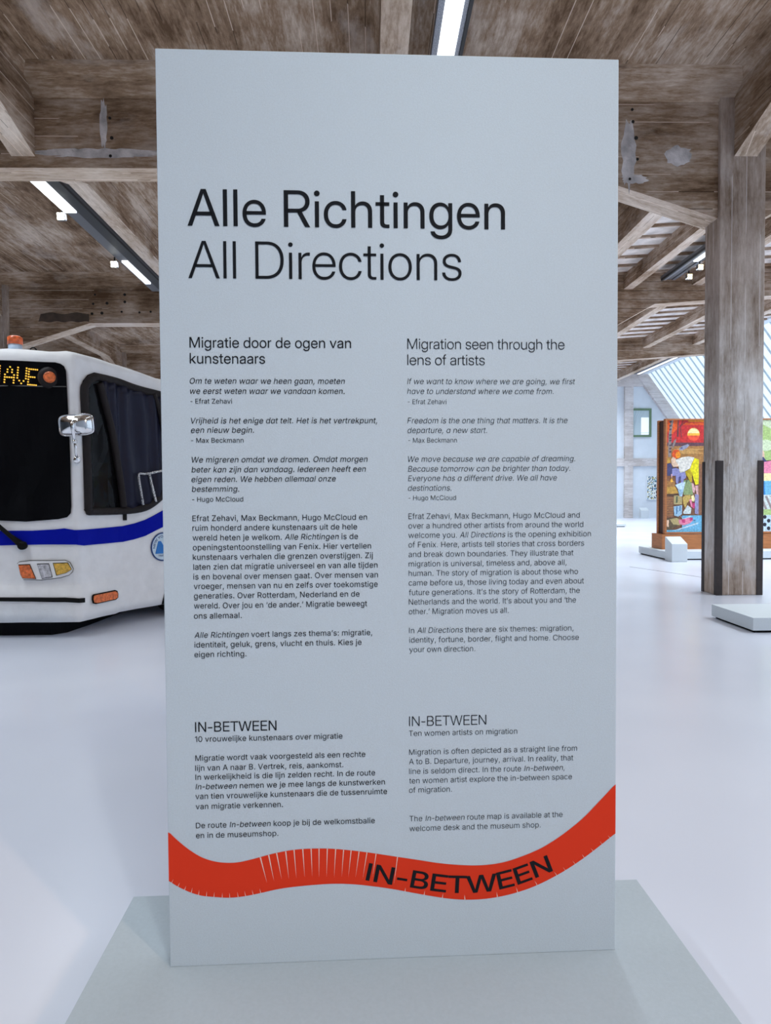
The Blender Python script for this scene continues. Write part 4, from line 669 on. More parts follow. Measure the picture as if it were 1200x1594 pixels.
def spotlight(label, loc, led, tilt, group, hz):
    t = thing('track_spotlight', label, 'spotlight', loc, 0, group)
    bm = bmesh.new(); tube(bm, [(0, 0, 0.0), (0, 0, hz)], 0.014, 8); obj('stem', bm, 'track_black', t)
    R = Matrix.Rotation(tilt, 4, 'X')
    bm = bmesh.new(); box(bm, -0.06, 0.06, -0.05, 0.03, -0.065, 0.05, bevel=0.012); bm.transform(R); obj('lamp_head', bm, 'housing_grey', t)
    bm = bmesh.new()
    for sx in (-1, 1):
        for sz in (-1, 1): box(bm, sx*0.027-0.024, sx*0.027+0.024, -0.056, -0.048, sz*0.027-0.024-0.008, sz*0.027+0.024-0.008, bevel=0.008)
    bm.transform(R); obj('led_lens', bm, led, t)
    return t
G = 'spotlights clipped to the tracks'
spotlight('lit spotlight on the light track, nearer the top left corner', (-4.53, 10.22, 5.36), 'led_white', 0.2, G, 0.12)
spotlight('lit spotlight on the light track, close beside the panel edge', (-4.545, 12.32, 5.36), 'led_white', 0.2, G, 0.12)
spotlight('warm spotlight under the roof, touching the column edge', (6.675, 13.6, 5.74), 'led_warm', 0.1, G, 0.13)
spotlight('warm spotlight under the roof, lower one of the pair', (6.74, 14.2, 5.74), 'led_warm', 0.1, G, 0.13)

# ---------------------------------------------------------------- lettering
def glyph_tris(row, seg):
    adv, body = row.split('|'); cs = []
    for c in (body.split('/') if body else []):
        P = []
        for t in c.split(' '):
            on = not t.endswith('c'); x, y = t.rstrip('c').split(','); P.append((int(x)/1024, int(y)/1024, on))
        Q = []; n = len(P)
        for i in range(n):
            a, b = P[i], P[(i+1) % n]; Q.append(a)
            if not a[2] and not b[2]: Q.append(((a[0]+b[0])/2, (a[1]+b[1])/2, True))
        k = next(i for i, p in enumerate(Q) if p[2]); Q = Q[k:]+Q[:k]+[Q[k]]
        out = []; i = 0
        while i < len(Q)-1:
            p = Q[i]; out.append(p[:2])
            if not Q[i+1][2]:
                c1, e = Q[i+1], Q[i+2]
                for s in range(1, seg):
                    t = s/seg; out.append(tuple((1-t)**2*p[j]+2*t*(1-t)*c1[j]+t*t*e[j] for j in (0, 1)))
                i += 2
            else: i += 1
        cs.append(out)
    def cross(a, b, c, d):
        rx, ry, sx, sy = b[0]-a[0], b[1]-a[1], d[0]-c[0], d[1]-c[1]; den = rx*sy-ry*sx
        if abs(den) < 1e-12: return None
        t = ((c[0]-a[0])*sy-(c[1]-a[1])*sx)/den; u = ((c[0]-a[0])*ry-(c[1]-a[1])*rx)/den
        return (a[0]+t*rx, a[1]+t*ry) if 1e-6 < t < 1-1e-6 and 1e-6 < u < 1-1e-6 else None
    def untangle(c):                       # an outline that crosses itself becomes simple loops
        n = len(c)
        for i in range(n):
            for j in range(i+2, n):
                if i == 0 and j == n-1: continue
                x = cross(c[i], c[i+1], c[j], c[(j+1) % n])
                if x: return untangle([x]+c[i+1:j+1]) + untangle(c[:i+1]+[x]+c[j+1:])
        return [c]
    area = lambda c: sum(a[0]*b[1]-b[0]*a[1] for a, b in zip(c, c[1:]+c[:1]))/2
    def inside(p, c):
        r = False
        for a, b in zip(c, c[1:]+c[:1]):
            if (a[1] > p[1]) != (b[1] > p[1]) and p[0] < (b[0]-a[0])*(p[1]-a[1])/(b[1]-a[1])+a[0]: r = not r
        return r
    cs = [q for c in cs for q in untangle(c) if len(q) > 2 and abs(area(q)) > 6e-4]
    outers = [c for c in cs if area(c) < 0]; holes = [c for c in cs if area(c) >= 0]
    V, F = [], []
    for oc in outers:
        cu = bpy.data.curves.new('glyph', 'CURVE'); cu.dimensions = '2D'; cu.fill_mode = 'FRONT'
        for c in [oc]+[h for h in holes if inside(h[0], oc)]:
            sp = cu.splines.new('POLY'); sp.points.add(len(c)-1); sp.use_cyclic_u = True
            for q, (x, y) in zip(sp.points, c): q.co = (x*10, y*10, 0, 1)
        ob = bpy.data.objects.new('glyph', cu); me = bpy.data.meshes.new_from_object(ob); k = len(V)
        V += [(v.co.x/10, v.co.y/10) for v in me.vertices]; F += [tuple(k+i for i in q.vertices) for q in me.polygons]
        bpy.data.objects.remove(ob); bpy.data.meshes.remove(me); bpy.data.curves.remove(cu)
    return int(adv)/1024, V, F
_gc = {}
def G_(st, ch, seg=3):
    if (st, ch) not in _gc: _gc[(st, ch)] = glyph_tris(GLYPHS[st][ch], seg)
    return _gc[(st, ch)]
def text_run(st, txt, seg=3):
    """laid out at size 1 from x = 0; returns verts, faces, left, right of the ink"""
    V, F, pen, it = [], [], 0.0, False
    for ch in txt:
        if ch == '*': it = not it; continue
        adv, v, f = G_(st, 'a.1' if (it and ch == 'a') else ch, seg)
        k = len(V); V += [(pen+x+(0.165*y if it else 0), y) for x, y in v]; F += [tuple(k+i for i in t) for t in f]
        pen += adv
    return V, F, min(x for x, _ in V), max(x for x, _ in V)

# ---------------------------------------------------------------- the information panel
PW, PH, PZ = 1.0816547, 2.1515496, 0.13
panel = thing('information_panel', 'tall pale grey free-standing exhibition text panel on a low base', 'sign', (0.0551, 1.6024, 0), math.radians(1.400634))
bm = bmesh.new(); box(bm, -PW/2, PW/2, 0, 0.05, PZ, PZ+PH, bevel=0.0015); obj('board', bm, 'board_grey', panel)
bm = bmesh.new(); box(bm, -0.72, 0.72, -0.30, 0.293, 0.02, PZ, bevel=0.002); obj('base_platform', bm, 'base_grey', panel)
bm = bmesh.new(); box(bm, -0.70, 0.70, -0.28, 0.275, 0, 0.02); obj('recessed_plinth', bm, 'recess_black', panel)
blocks, last = {}, {}
for blk, st, txt, u0, u1, v, sz in LINES:
    V, F, a, b = text_run(st, txt, 6 if sz > 0.1 else 3)
    if sz > 0.1:                          # the two big titles: one part per word
        kx = (u1-u0)/(b-a); w0 = 0.0
        for w in txt.split(' '):
            V, F, _, _ = text_run(st, w, 6); adv = sum(G_(st, c, 6)[0] for c in w+' ')
            blocks[(blk, len(blocks))] = ([(u0+(x+w0-a)*kx, -0.0012, PZ+v+y*sz) for x, y in V], F); w0 += adv
        continue
    if blk not in last or last[blk][1]-v > max(1.5*sz, 0.033): last[blk] = [len(blocks), v]; blocks[(blk, len(blocks))] = ([], [])
    last[blk][1] = v
    kx = (u1-u0)/(b-a); VV, FF = blocks[(blk, last[blk][0])]; k = len(VV)
    VV += [(u0+(x-a)*kx, -0.0012, PZ+v+y*sz) for x, y in V]; FF += [tuple(k+i for i in t) for t in F]
def flat_mesh(name, V, F, m, parent):
    me = bpy.data.meshes.new(name); me.from_pydata(V, [], F); me.materials.append(MATS[m]); me.update()
    o = bpy.data.objects.new(name, me); COL.objects.link(o); o.parent = parent; return o
for (blk, _), (V, F) in blocks.items():
    o = flat_mesh(blk, V, F, 'vinyl_black', panel)
def catmull(P, n=5):
    out = []
    for i in range(len(P)-1):
        p0, p1, p2, p3 = P[max(i-1, 0)], P[i], P[i+1], P[min(i+2, len(P)-1)]
        for k in range(n):
            t = k/n
            out.append(tuple(0.5*(2*p1[j]+(p2[j]-p0[j])*t+(2*p0[j]-5*p1[j]+4*p2[j]-p3[j])*t*t+(3*p1[j]-p0[j]-3*p2[j]+p3[j])*t**3) for j in (0, 1)))
    return out+[P[-1]]
T_ = catmull(RIBBON_TOP); B_ = catmull(RIBBON_BOTTOM)
fx = lambda p: (max(-PW/2+0.0005, min(PW/2-0.0005, p[0])), p[1])
T_ = [fx(p) for p in T_]; B_ = [fx(p) for p in B_]
T_[0] = (-PW/2+0.0005, T_[0][1]); B_[0] = (-PW/2+0.0005, B_[0][1]); T_[-1] = (PW/2-0.0005, T_[-1][1]); B_[-1] = (PW/2-0.0005, B_[-1][1])
loop = T_+B_[::-1]
tri = tessellate_polygon([[Vector((x, y, 0)) for x, y in loop]])
rib = flat_mesh('ribbon', [(x, -0.0008, PZ+y) for x, y in loop], tri, 'vinyl_red', panel); rib['label'] = 'wavy orange red ribbon'
for (a, b), (c, e), w in RIBBON_CUTS:
    flat_mesh('ribbon_cut', [(a-w/2, -0.0012, PZ+b), (a+w/2, -0.0012, PZ+b), (c, -0.0012, PZ+e)], [(0, 1, 2)], 'cut_edge', rib)
# IN-BETWEEN set along the ribbon
C_ = catmull(RIBBON_BASELINE, 8); L_ = [0.0]
for p, q in zip(C_, C_[1:]): L_.append(L_[-1]+math.dist(p, q))
def on_curve(s):
    for i in range(len(C_)-1):
        if s <= L_[i+1] or i == len(C_)-2:
            t = (s-L_[i])/(L_[i+1]-L_[i]); p, q = C_[i], C_[i+1]; n = math.dist(p, q)
            return (p[0]+(q[0]-p[0])*t, p[1]+(q[1]-p[1])*t), ((q[0]-p[0])/n, (q[1]-p[1])/n)
V0, F0, a, b = text_run('B', 'IN-BETWEEN', 5)
V, F = [], []; size = 0.0590; s0, s1 = 0.003, L_[-1]-0.004; pen = 0.0; tot = b-a; k_ = (s1-s0)/tot
for ch in 'IN-BETWEEN':
    adv, v, f = G_('B', ch); mid = s0+(pen+adv/2-a)*k_
    (px, py), (tx, ty) = on_curve(mid); k = len(V)
    V += [(px+(x-adv/2)*k_*tx-y*size*ty, -0.0014, PZ+py+(x-adv/2)*k_*ty+y*size*tx) for x, y in v]; F += [tuple(k+i for i in t) for t in f]
    pen += adv
flat_mesh('ribbon_lettering', V, F, 'vinyl_black', rib)

# ---------------------------------------------------------------- the bus
PLAN = [(-5.4, 6.75), (-4.6, 6.30), (-3.9, 6.05), (-3.27, 5.95), (-2.56, 5.94), (-2.38, 6.39), (-2.09, 6.81), (-0.3, 9.4), (-2.6, 11.0)]
PS = [0.0]
for p, q in zip(PLAN, PLAN[1:]): PS.append(PS[-1]+math.dist(p, q))
PER = PS[-1]+math.dist(PLAN[-1], PLAN[0])
_c = Vector((-3.0, 8.6))
TOPZ = [(0, 2.50), (2.38, 2.532), (2.82, 2.500), (3.052, 2.508), (3.353, 2.504), (3.65, 2.476), (3.83, 2.447), (4.03, 2.412), (7.15, 2.30), (9.9, 2.4), (14, 2.5)]
def plan_pt(s, off=0.0):
    s %= PER; pts = PLAN+[PLAN[0]]; ss = PS+[PER]
    for i in range(len(PLAN)):
        if s <= ss[i+1]:
            a, b = Vector(pts[i]), Vector(pts[i+1]); t = (s-ss[i])/(ss[i+1]-ss[i])
            def nr(i):
                i %= len(PLAN); e = Vector(pts[i+1])-Vector(pts[i]); return Vector((e.y, -e.x)).normalized()
            n0 = (nr(i-1)+nr(i)).normalized(); n1 = (nr(i)+nr(i+1)).normalized()
            n0 /= max(0.5, n0.dot(nr(i))); n1 /= max(0.5, n1.dot(nr(i)))
            return a.lerp(b, t) + (n0.lerp(n1, t))*off
def S(s, z, off=0.0):
    wr = 0.006*math.sin(9.3*s+3*z)*math.sin(5.1*z+2.2*s)+0.004*math.sin(17*s-7*z)
    if z < 0.46 and s < 3.47: wr += 0.03*min(1, (0.46-z)/0.03)
    p = plan_pt(s, off+wr); return Vector((p.x, p.y, z))
bus = thing('bus', 'white soft-sculpture city bus with blue stripe behind the panel', 'bus', (0, 0, 0))
# body: a sewn skin with a rounded roof edge
ss = sorted(set([i*0.09 for i in range(int(PER/0.09))]+PS))
ss = [s for i, s in enumerate(ss) if i == 0 or s-ss[i-1] > 0.02 or s in PS]
bm = bmesh.new(); cols = []
for s in ss:
    zt = lerp(TOPZ, s); zs = [0.14+(0.455-0.14)*k/4 for k in range(5)]+[0.465]+[0.5+(zt-0.08-0.5)*k/20 for k in range(21)]
    col = [bm.verts.new(S(s, z)) for z in zs]
    for dz, ins in ((0.045, -0.012), (0.015, -0.04), (0.0, -0.09), (-0.02, -0.25)):
        p = plan_pt(s, ins); col.append(bm.verts.new((p.x, p.y, zt-dz+ (0.02 if ins < -0.2 else 0))))
    cols.append(col)
for a, b in zip(cols, cols[1:]+cols[:1]):
    for k in range(len(a)-1): bm.faces.new((a[k], b[k], b[k+1], a[k+1]))
bm.faces.new([c[-1] for c in cols]); bm.faces.new([c[0] for c in cols][::-1])
obj('bus_body', bm, 'bus_cloth', bus, True)
bm = bmesh.new(); prism(bm, [(-5.2, 6.95), (-4.5, 6.47), (-3.85, 6.17), (-3.27, 6.05), (-2.85, 6.05), (-2.76, 6.15), (-2.70, 6.5), (-2.55, 8.0), (-1.2, 9.6), (-2.6, 10.6)], 'z', 0.0, 0.16); obj('underbody', bm, 'recess_black', bus)

def patch(name, poly, m, off=0.004, th=0.006, parent=bus, fold=None, smooth=False, step=0.06):
    """a piece of cloth or plastic lying on the bus skin; poly in (distance round the bus, height)"""
    bm = bmesh.new(); f = bm.faces.new([bm.verts.new((s, z, 0)) for s, z in poly])
    bmesh.ops.triangulate(bm, faces=[f])
    s0, s1 = min(p[0] for p in poly), max(p[0] for p in poly); z0, z1 = min(p[1] for p in poly), max(p[1] for p in poly)
    cuts = [c for c in PS+[s0+step*i for i in range(1, int((s1-s0)/step)+1)] if s0 < c < s1]
    for c in cuts: bmesh.ops.bisect_plane(bm, geom=bm.verts[:]+bm.edges[:]+bm.faces[:], plane_co=(c, 0, 0), plane_no=(1, 0, 0))
    k = 1
    while z0+0.12*k < z1:
        bmesh.ops.bisect_plane(bm, geom=bm.verts[:]+bm.edges[:]+bm.faces[:], plane_co=(0, z0+0.12*k, 0), plane_no=(0, 1, 0)); k += 1
    bmesh.ops.remove_doubles(bm, verts=bm.verts[:], dist=1e-5)
    r = bmesh.ops.extrude_face_region(bm, geom=bm.faces[:])
    new = {g for g in r['geom'] if isinstance(g, bmesh.types.BMVert)}
    for v in bm.verts:
        s, z = v.co.x, v.co.y; o_ = off+(th if v in new else 0)
        if fold: o_ += fold(s, z)
        v.co = S(s, z, o_)
    return obj(name, bm, m, parent, smooth)
def line(name, pts, r, m, off, parent=bus, n=6, seg=8, closed=False):
    if n: pts = catmull(pts+[pts[0]] if closed else pts, n)
    if closed: pts = pts[:-1]
    bm = bmesh.new(); tube(bm, [S(s, z, off) for s, z in pts], r, seg, 0, closed); return obj(name, bm, m, parent, True)

stT = [(0.3, 0.94), (2.338, 0.941), (2.62, 0.939), (2.815, 0.949), (2.899, 0.958), (2.983, 0.943), (3.084, 0.941), (3.30, 0.943), (3.548, 0.949), (3.68, 0.968), (3.8, 1.0), (4.054, 1.101), (4.4, 1.22), (5.2, 1.4)]
stB = [(0.3, 0.81), (2.338, 0.812), (2.673, 0.818), (2.896, 0.817), (2.997, 0.816), (3.08, 0.802), (3.3, 0.80), (3.545, 0.80), (3.66, 0.815), (3.797, 0.843), (4.051, 0.935), (4.4, 1.06), (5.2, 1.24)]
patch('blue_stripe', stT+stB[::-1], 'stripe_blue', 0.003, 0.008)
wr = [(2.376, 2.416), (2.652, 2.404), (2.85, 2.395), (2.895, 2.382), (2.925, 2.36), (2.941, 2.32), (2.948, 2.148), (2.956, 1.876), (2.961, 1.514), (2.964, 1.15), (2.957, 1.09), (2.925, 1.055), (2.851, 1.039), (2.571, 1.018), (2.343, 1.030)]
ws = patch('windshield', [(0.9, 1.04)]+[(0.9, 2.42)]+wr, 'window_black', 0.004, 0.01)
line('sign_piping', [(1.0, 2.205), (2.371, 2.195), (2.758, 2.188), (2.94, 2.186)], 0.004, 'piping_grey', 0.016, ws, 3, 6)
# dot-matrix route sign
DOTS = {'N': ['1...1', '11..1', '1.1.1', '1.1.1', '1..11', '1...1', '1...1'], 'A': ['..1..', '.1.1.', '.1.1.', '1...1', '11111', '1...1', '1...1'],
        'V': ['1...1', '1...1', '1...1', '1...1', '1...1', '.1.1.', '..1..'], 'E': ['11111', '1....', '1....', '1111.', '1....', '1....', '11111']}
for ch, sl, w, zt in (('N', 2.305, 0.066, 2.372), ('A', 2.420, 0.078, 2.358), ('V', 2.526, 0.070, 2.350), ('E', 2.616, 0.068, 2.338)):
    bm = bmesh.new()
    for r_, row in enumerate(DOTS[ch]):
        for c_, b_ in enumerate(row):
            if b_ == '1':
                s = sl+w*c_/4+0.0022*(6-r_); z = zt-0.0222*r_-0.0015*c_
                p, q = S(s, z, 0.012), S(s, z, 0.020); tube(bm, [p, q], 0.0068, 6)
    obj('route_letter', bm, 'amber_led', ws)
c = S(2.80, 2.263, 0.012); nn = (S(2.80, 2.263, 0.1)-c).normalized()
bm = bmesh.new(); tube(bm, [c, c+nn*0.03, c+nn*0.034], [0.095, 0.075, 0.055], 20); hood = obj('lamp_hood', bm, 'frame_cloth', ws, True)
bm = bmesh.new(); tube(bm, [c+nn*0.03, c+nn*0.045, c+nn*0.052], [0.05, 0.048, 0.03], 18); obj('signal_lamp', bm, 'lens_orange', ws, True)
# side window with padded frame, curtain, bars and tinsel
swp = [(3.237, 2.345), (3.478, 2.342), (3.681, 2.306), (4.023, 2.27), (4.4, 2.23), (5.2, 2.15), (5.2, 1.62), (4.6, 1.46), (4.25, 1.36), (4.057, 1.243), (3.962, 1.17), (3.794, 1.085), (3.564, 1.060), (3.139, 1.066), (3.110, 1.085), (3.106, 1.148), (3.102, 1.511), (3.093, 1.872), (3.085, 2.177), (3.105, 2.25), (3.160, 2.31)]
sw = patch('side_window', swp, 'window_black', 0.004, 0.008)
cur = [(3.31, 2.28), (3.478, 2.30), (3.681, 2.266), (4.023, 2.23), (4.9, 2.15), (4.9, 1.50), (4.25, 1.39), (4.0, 1.25), (3.794, 1.13), (3.57, 1.10), (3.535, 1.428), (3.47, 1.70), (3.40, 1.95)]
patch('curtain', cur, 'curtain_navy', 0.016, 0.004, sw, lambda s, z: 0.013+0.013*math.sin(46*s+2.5*z+1.5*math.sin(11*s)), True, 0.022)
in_ = lambda p, d: (3.6+(p[0]-3.6)*(1-d/0.6) if p[0] < 4.4 else p[0], 1.68+(p[1]-1.68)*(1-d/0.62))
line('padded_frame', [in_(p, 0.035) for p in swp], 0.036, 'frame_cloth', 0.018, sw, 4, 8, True)
line('padded_bar', [(3.284, 2.254), (3.343, 2.099), (3.402, 1.9), (3.461, 1.667), (3.51, 1.428), (3.545, 1.13)], 0.034, 'frame_cloth', 0.03, sw)
line('padded_bar', [(3.907, 2.238), (3.97, 2.05), (4.022, 1.822), (4.066, 1.664), (4.12, 1.45)], 0.022, 'frame_cloth', 0.04, sw)
line('tinsel_outline', [(3.744, 1.146), (3.715, 1.30), (3.694, 1.437), (3.76, 1.446), (3.824, 1.452), (3.93, 1.474), (4.046, 1.495), (4.3, 1.54)], 0.013, 'tinsel', 0.055, sw, 3, 6)
line('tinsel_outline', [(3.824, 1.452), (3.855, 1.31), (3.886, 1.175)], 0.013, 'tinsel', 0.055, sw, 3, 6)
patch('strap', [(3.555, 1.075), (3.59, 1.075), (3.59, 1.003), (3.555, 1.003)], 'rubber_black', 0.008, 0.012)
# round transit emblem
LC = (4.005, 0.722); LR, LH = 0.135, 0.138
circ = [(LC[0]+LR*math.cos(2*math.pi*k/32), LC[1]+LH*math.sin(2*math.pi*k/32)) for k in range(32)]
em = patch('emblem', circ, 'logo_pale', 0.004, 0.004)
line('emblem_ring', circ, 0.007, 'logo_navy', 0.010, em, 0, 6, True)
def emblem_poly(name, pts, m): patch(name, [(LC[0]+x*LR, LC[1]+y*LH) for x, y in pts], m, 0.009, 0.003, em)
emblem_poly('emblem_letter', [(-0.66, -0.48), (-0.42, -0.48), (-0.28, 0.06), (-0.02, -0.50), (0.10, -0.50), (0.02, 0.10), (-0.18, 0.42), (-0.40, 0.42)], 'logo_blue')
emblem_poly('emblem_letter', [(0.02, -0.50), (0.20, -0.50), (0.34, 0.02), (0.56, -0.50), (0.84, -0.50), (0.58, 0.46), (0.34, 0.46), (0.16, -0.02), (0.12, -0.40)], 'logo_navy')
V, F = [], []
def put(st, txt, place):
    pen = 0.0; w = sum(G_(st, c)[0] for c in txt)
    for c_ in txt:
        adv, v, f = G_(st, c_); k = len(V)
        for x, y in v: V.append(S(*place(pen+x-w/2, y), 0.011))
        F.extend(tuple(k+i for i in t) for t in f); pen += adv
def arc(x, y):
    a = math.pi/2-x*0.32/0.74; r = 0.66+y*0.26
    return LC[0]+LR*r*math.cos(a), LC[1]+LH*r*math.sin(a)
_W = GLYPHS['B']; _W.setdefault(' ', '300|')
put('B', 'NEW YORK CITY', arc)
flat_mesh('emblem_lettering', V, F, 'logo_navy', em); V, F = [], []
put('B', 'TRANSIT', lambda x, y: (LC[0]+x*0.027, LC[1]-0.098+y*0.027))
flat_mesh('emblem_lettering', V, F, 'logo_navy', em)
# headlamp cluster, marker lamp, bumper strip
hl = patch('headlamp', [(2.494, 0.651), (2.51, 0.665), (2.597, 0.675), (2.759, 0.672), (2.90, 0.675), (2.935, 0.66), (2.963, 0.605), (2.955, 0.58), (2.93, 0.555), (2.86, 0.533), (2.694, 0.512), (2.543, 0.518), (2.52, 0.54)], 'bus_cloth', 0.004, 0.02)
line('headlamp_seam', [(2.49, 0.655), (2.51, 0.668), (2.597, 0.679), (2.759, 0.677), (2.90, 0.680), (2.94, 0.662), (2.968, 0.605), (2.958, 0.575), (2.93, 0.55), (2.86, 0.528), (2.694, 0.507), (2.543, 0.513), (2.515, 0.54)], 0.0035, 'piping_grey', 0.010, hl, 0, 6, True)
for q, m in (([(2.504, 0.647), (2.603, 0.650), (2.652, 0.519), (2.537, 0.526), (2.52, 0.56)], 'lens_orange'), ([(2.660, 0.652), (2.761, 0.654), (2.789, 0.534), (2.70, 0.520)], 'lens_clear'), ([(2.793, 0.657), (2.921, 0.662), (2.953, 0.602), (2.905, 0.570), (2.820, 0.547)], 'lens_amber')):
    cx, cy = sum(p[0] for p in q)/len(q), sum(p[1] for p in q)/len(q)
    patch('lens_surround', q, 'rubber_black', 0.010, 0.018, hl)
    patch('lens', [(cx+(s-cx)*0.92, cy+(z-cy)*0.90) for s, z in q], m, 0.012, 0.024, hl)
mk = [(3.150, 0.352), (3.165, 0.361), (3.42, 0.361), (3.442, 0.350), (3.450, 0.32), (3.446, 0.287), (3.42, 0.272), (3.185, 0.270), (3.155, 0.282), (3.146, 0.315)]
mo = patch('marker_lamp', mk, 'rubber_black', 0.004, 0.014)
patch('lens', [(3.298+(s-3.298)*0.92, 0.316+(z-0.316)*0.80) for s, z in mk], 'lens_orange', 0.008, 0.018, mo)
patch('bumper_strip', [(0.4, 0.362), (2.327, 0.362), (2.887, 0.358), (3.072, 0.342), (3.071, 0.303), (2.886, 0.318), (2.326, 0.329), (0.4, 0.329)], 'rubber_black', 0.004, 0.01)
# wiper
bm = bmesh.new(); tube(bm, [S(1.9, 1.75, 0.06), S(2.1, 1.33, 0.06), S(2.228, 1.143, 0.06), S(2.342, 1.003, 0.05), S(2.45, 0.895, 0.045), S(2.545, 0.812, 0.035)], [0.010, 0.012, 0.016, 0.019, 0.021, 0.034], 8)
tube(bm, [S(2.545, 0.812, 0.0), S(2.545, 0.812, 0.06)], 0.036, 12); obj('wiper', bm, 'rubber_black', bus, True)
# wheel and arch
arch = [(3.985, 0.142), (4.03, 0.28), (4.13, 0.47), (4.3, 0.6), (4.5, 0.65), (4.7, 0.6), (4.85, 0.47), (4.94, 0.30), (4.98, 0.145)]
patch('wheel_arch', arch, 'recess_black', 0.002, 0.006)
c = S(4.36, 0.31, -0.06); nn = (S(4.5, 0.33, 0.1)-S(4.5, 0.33, 0.0)).normalized(); c.z = 0.31
bm = bmesh.new(); tube(bm, [c-nn*0.2, c+nn*0.015, c+nn*0.03], [0.31, 0.31, 0.28], 28); wh = obj('wheel', bm, 'rubber_black', bus, True)
bm = bmesh.new(); tube(bm, [c+nn*0.02, c+nn*0.045, c+nn*0.06], [0.17, 0.15, 0.05], 20); obj('hub_cap', bm, 'piping_grey', wh, True)
# mirror
mc = Vector((-2.468, 5.745, 1.838))
bm = bmesh.new(); nu, nr = 40, 10; rings = []
def sq(a, e=0.42):
    c, s = math.cos(a), math.sin(a); return (math.copysign(abs(c)**e, c), math.copysign(abs(s)**e, s))
prof_ = [(1.0, 0.045), (1.0, 0.012), (0.985, 0.0), (0.955, 0.002), (0.93, 0.010), (0.90, 0.002), (0.80, -0.016), (0.6, -0.034), (0.35, -0.046), (0.12, -0.050)]
for k, yy in prof_: rings.append([bm.verts.new((0.146*k*sq(2*math.pi*q/nu)[0], yy, 0.092*k*sq(2*math.pi*q/nu)[1])) for q in range(nu)])
for a, b in zip(rings, rings[1:]):
    for q in range(nu): bm.faces.new((a[q], a[(q+1) % nu], b[(q+1) % nu], b[q]))
bm.faces.new(rings[0]); bm.faces.new(rings[-1][::-1])
bm.transform(Matrix.Translation(mc) @ Matrix.Rotation(math.radians(-4), 4, 'Y')); mi = obj('mirror', bm, 'chrome', bus, True)
bm = bmesh.new(); tube(bm, [mc+Vector((0, -0.045, 0.02)), mc+Vector((0.0, -0.075, 0.0)), mc+Vector((0.002, -0.06, -0.05)), mc+Vector((0.006, -0.04, -0.14))], [0.02, 0.018, 0.014, 0.013], 10)
tube(bm, [mc+Vector((0.006, -0.04, -0.14)), mc+Vector((0.0, 0.0, -0.25)), mc+Vector((-0.055, 0.14, -0.292))], [0.010, 0.010, 0.012], 8)
tube(bm, [mc+Vector((0.006, -0.04, -0.13)), mc+Vector((0.006, -0.038, -0.155))], 0.018, 10)
tube(bm, [mc+Vector((-0.045, 0.11, -0.288)), mc+Vector((-0.085, 0.22, -0.295))], 0.026, 10); obj('mirror_arm', bm, 'chrome', mi, True)
# beacon and lifting eye on the roof
bz = lerp(TOPZ, 2.45)-0.01
bm = bmesh.new(); tube(bm, [(-3.2, 6.22, bz), (-3.2, 6.22, 2.615)], 0.057, 18); be = obj('beacon', bm, ['beacon_blue'], bus, True)
bm = bmesh.new(); tube(bm, [(-3.2, 6.22, 2.61), (-3.2, 6.22, 2.672), (-3.2, 6.22, 2.685)], [0.063, 0.063, 0.045], 18); obj('beacon_cap', bm, 'beacon_orange', be, True)
bm = bmesh.new(); tube(bm, [(-3.03+0.03*math.cos(a), 6.2, 2.545+0.035*math.sin(a)) for a in [math.pi*k/8 for k in range(9)]], 0.006, 6); obj('lifting_eye', bm, 'rubber_black', bus, True)

# ---------------------------------------------------------------- platforms and label stands
def platform(name, label, x0, x1, y0, y1, zt, cat='platform'):
    t = thing(name, label, cat, ((x0+x1)/2, (y0+y1)/2, 0)); w, d_ = (x1-x0)/2, (y1-y0)/2
    bm = bmesh.new(); box(bm, -w, w, -d_, d_, 0.022, zt, bevel=0.003); obj('deck', bm, 'platform_grey', t)
    bm = bmesh.new(); box(bm, -w+0.03, w-0.03, -d_+0.03, d_-0.03, 0, 0.022); obj('recessed_base', bm, 'recess_black', t)
    return t
platform('display_platform', 'low pale grey empty platform in front of the concrete column', 3.345, 5.6, 5.8, 6.52, 0.135)
platform('display_platform', 'low pale grey platform under the wooden painting screen', 5.285, 9.9, 11.9, 13.15, 0.152)
platform('display_platform', 'small low white platform far off beside the panel edge', 7.2, 8.68, 22.7, 23.6, 0.10)
def stand(label, x0, x1, y0, y1, zf, zb):
    bm = bmesh.new(); prism(bm, [(y0, 0), (y1, 0), (y1, zb), (y0+(y1-y0)*0.93, zb), (y0, zf)], 'x', x0, x1)
    bmesh.ops.bevel(bm, geom=bm.edges[:], offset=0.004, segments=1, affect='EDGES')
    o = obj('label_stand', bm, 'platform_grey'); tag(o, label, 'stand', 'slanted label stands')
stand('white slanted label stand in front of the painting screen', 5.245, 5.52, 11.60, 11.88, 0.315, 0.425)
stand('small white slanted label stand against the far wall', 11.95, 12.30, 29.5, 29.72, 0.34, 0.46)

# ---------------------------------------------------------------- painting screen
scr = thing('painting_screen', 'free-standing wooden screen with colourful painting behind the column', 'painting', (5.46, 12.36, 0.152))
W_, H_ = 4.0, 2.13; Z0 = 0.44-0.152
bm = bmesh.new(); box(bm, -0.055, W_+0.055, 0.0, 0.47, 0, Z0-0.01, bevel=0.003); obj('plinth', bm, 'wood_cherry', scr)
bm = bmesh.new(); t_ = 0.038
for x0, x1, z0, z1 in ((0, t_, Z0, Z0+H_), (W_-t_, W_, Z0, Z0+H_), (t_, W_-t_, Z0, Z0+t_*0.8), (t_, W_-t_, Z0+H_-t_*0.7, Z0+H_)): box(bm, x0, x1, 0.02, 0.10, z0, z1, bevel=0.003)
obj('picture_frame', bm, 'wood_cherry', scr)
bm = bmesh.new(); box(bm, 0.03, W_-0.03, 0.09, 0.36, Z0-0.01, Z0+H_-0.02); obj('backing', bm, 'wood_dark', scr)
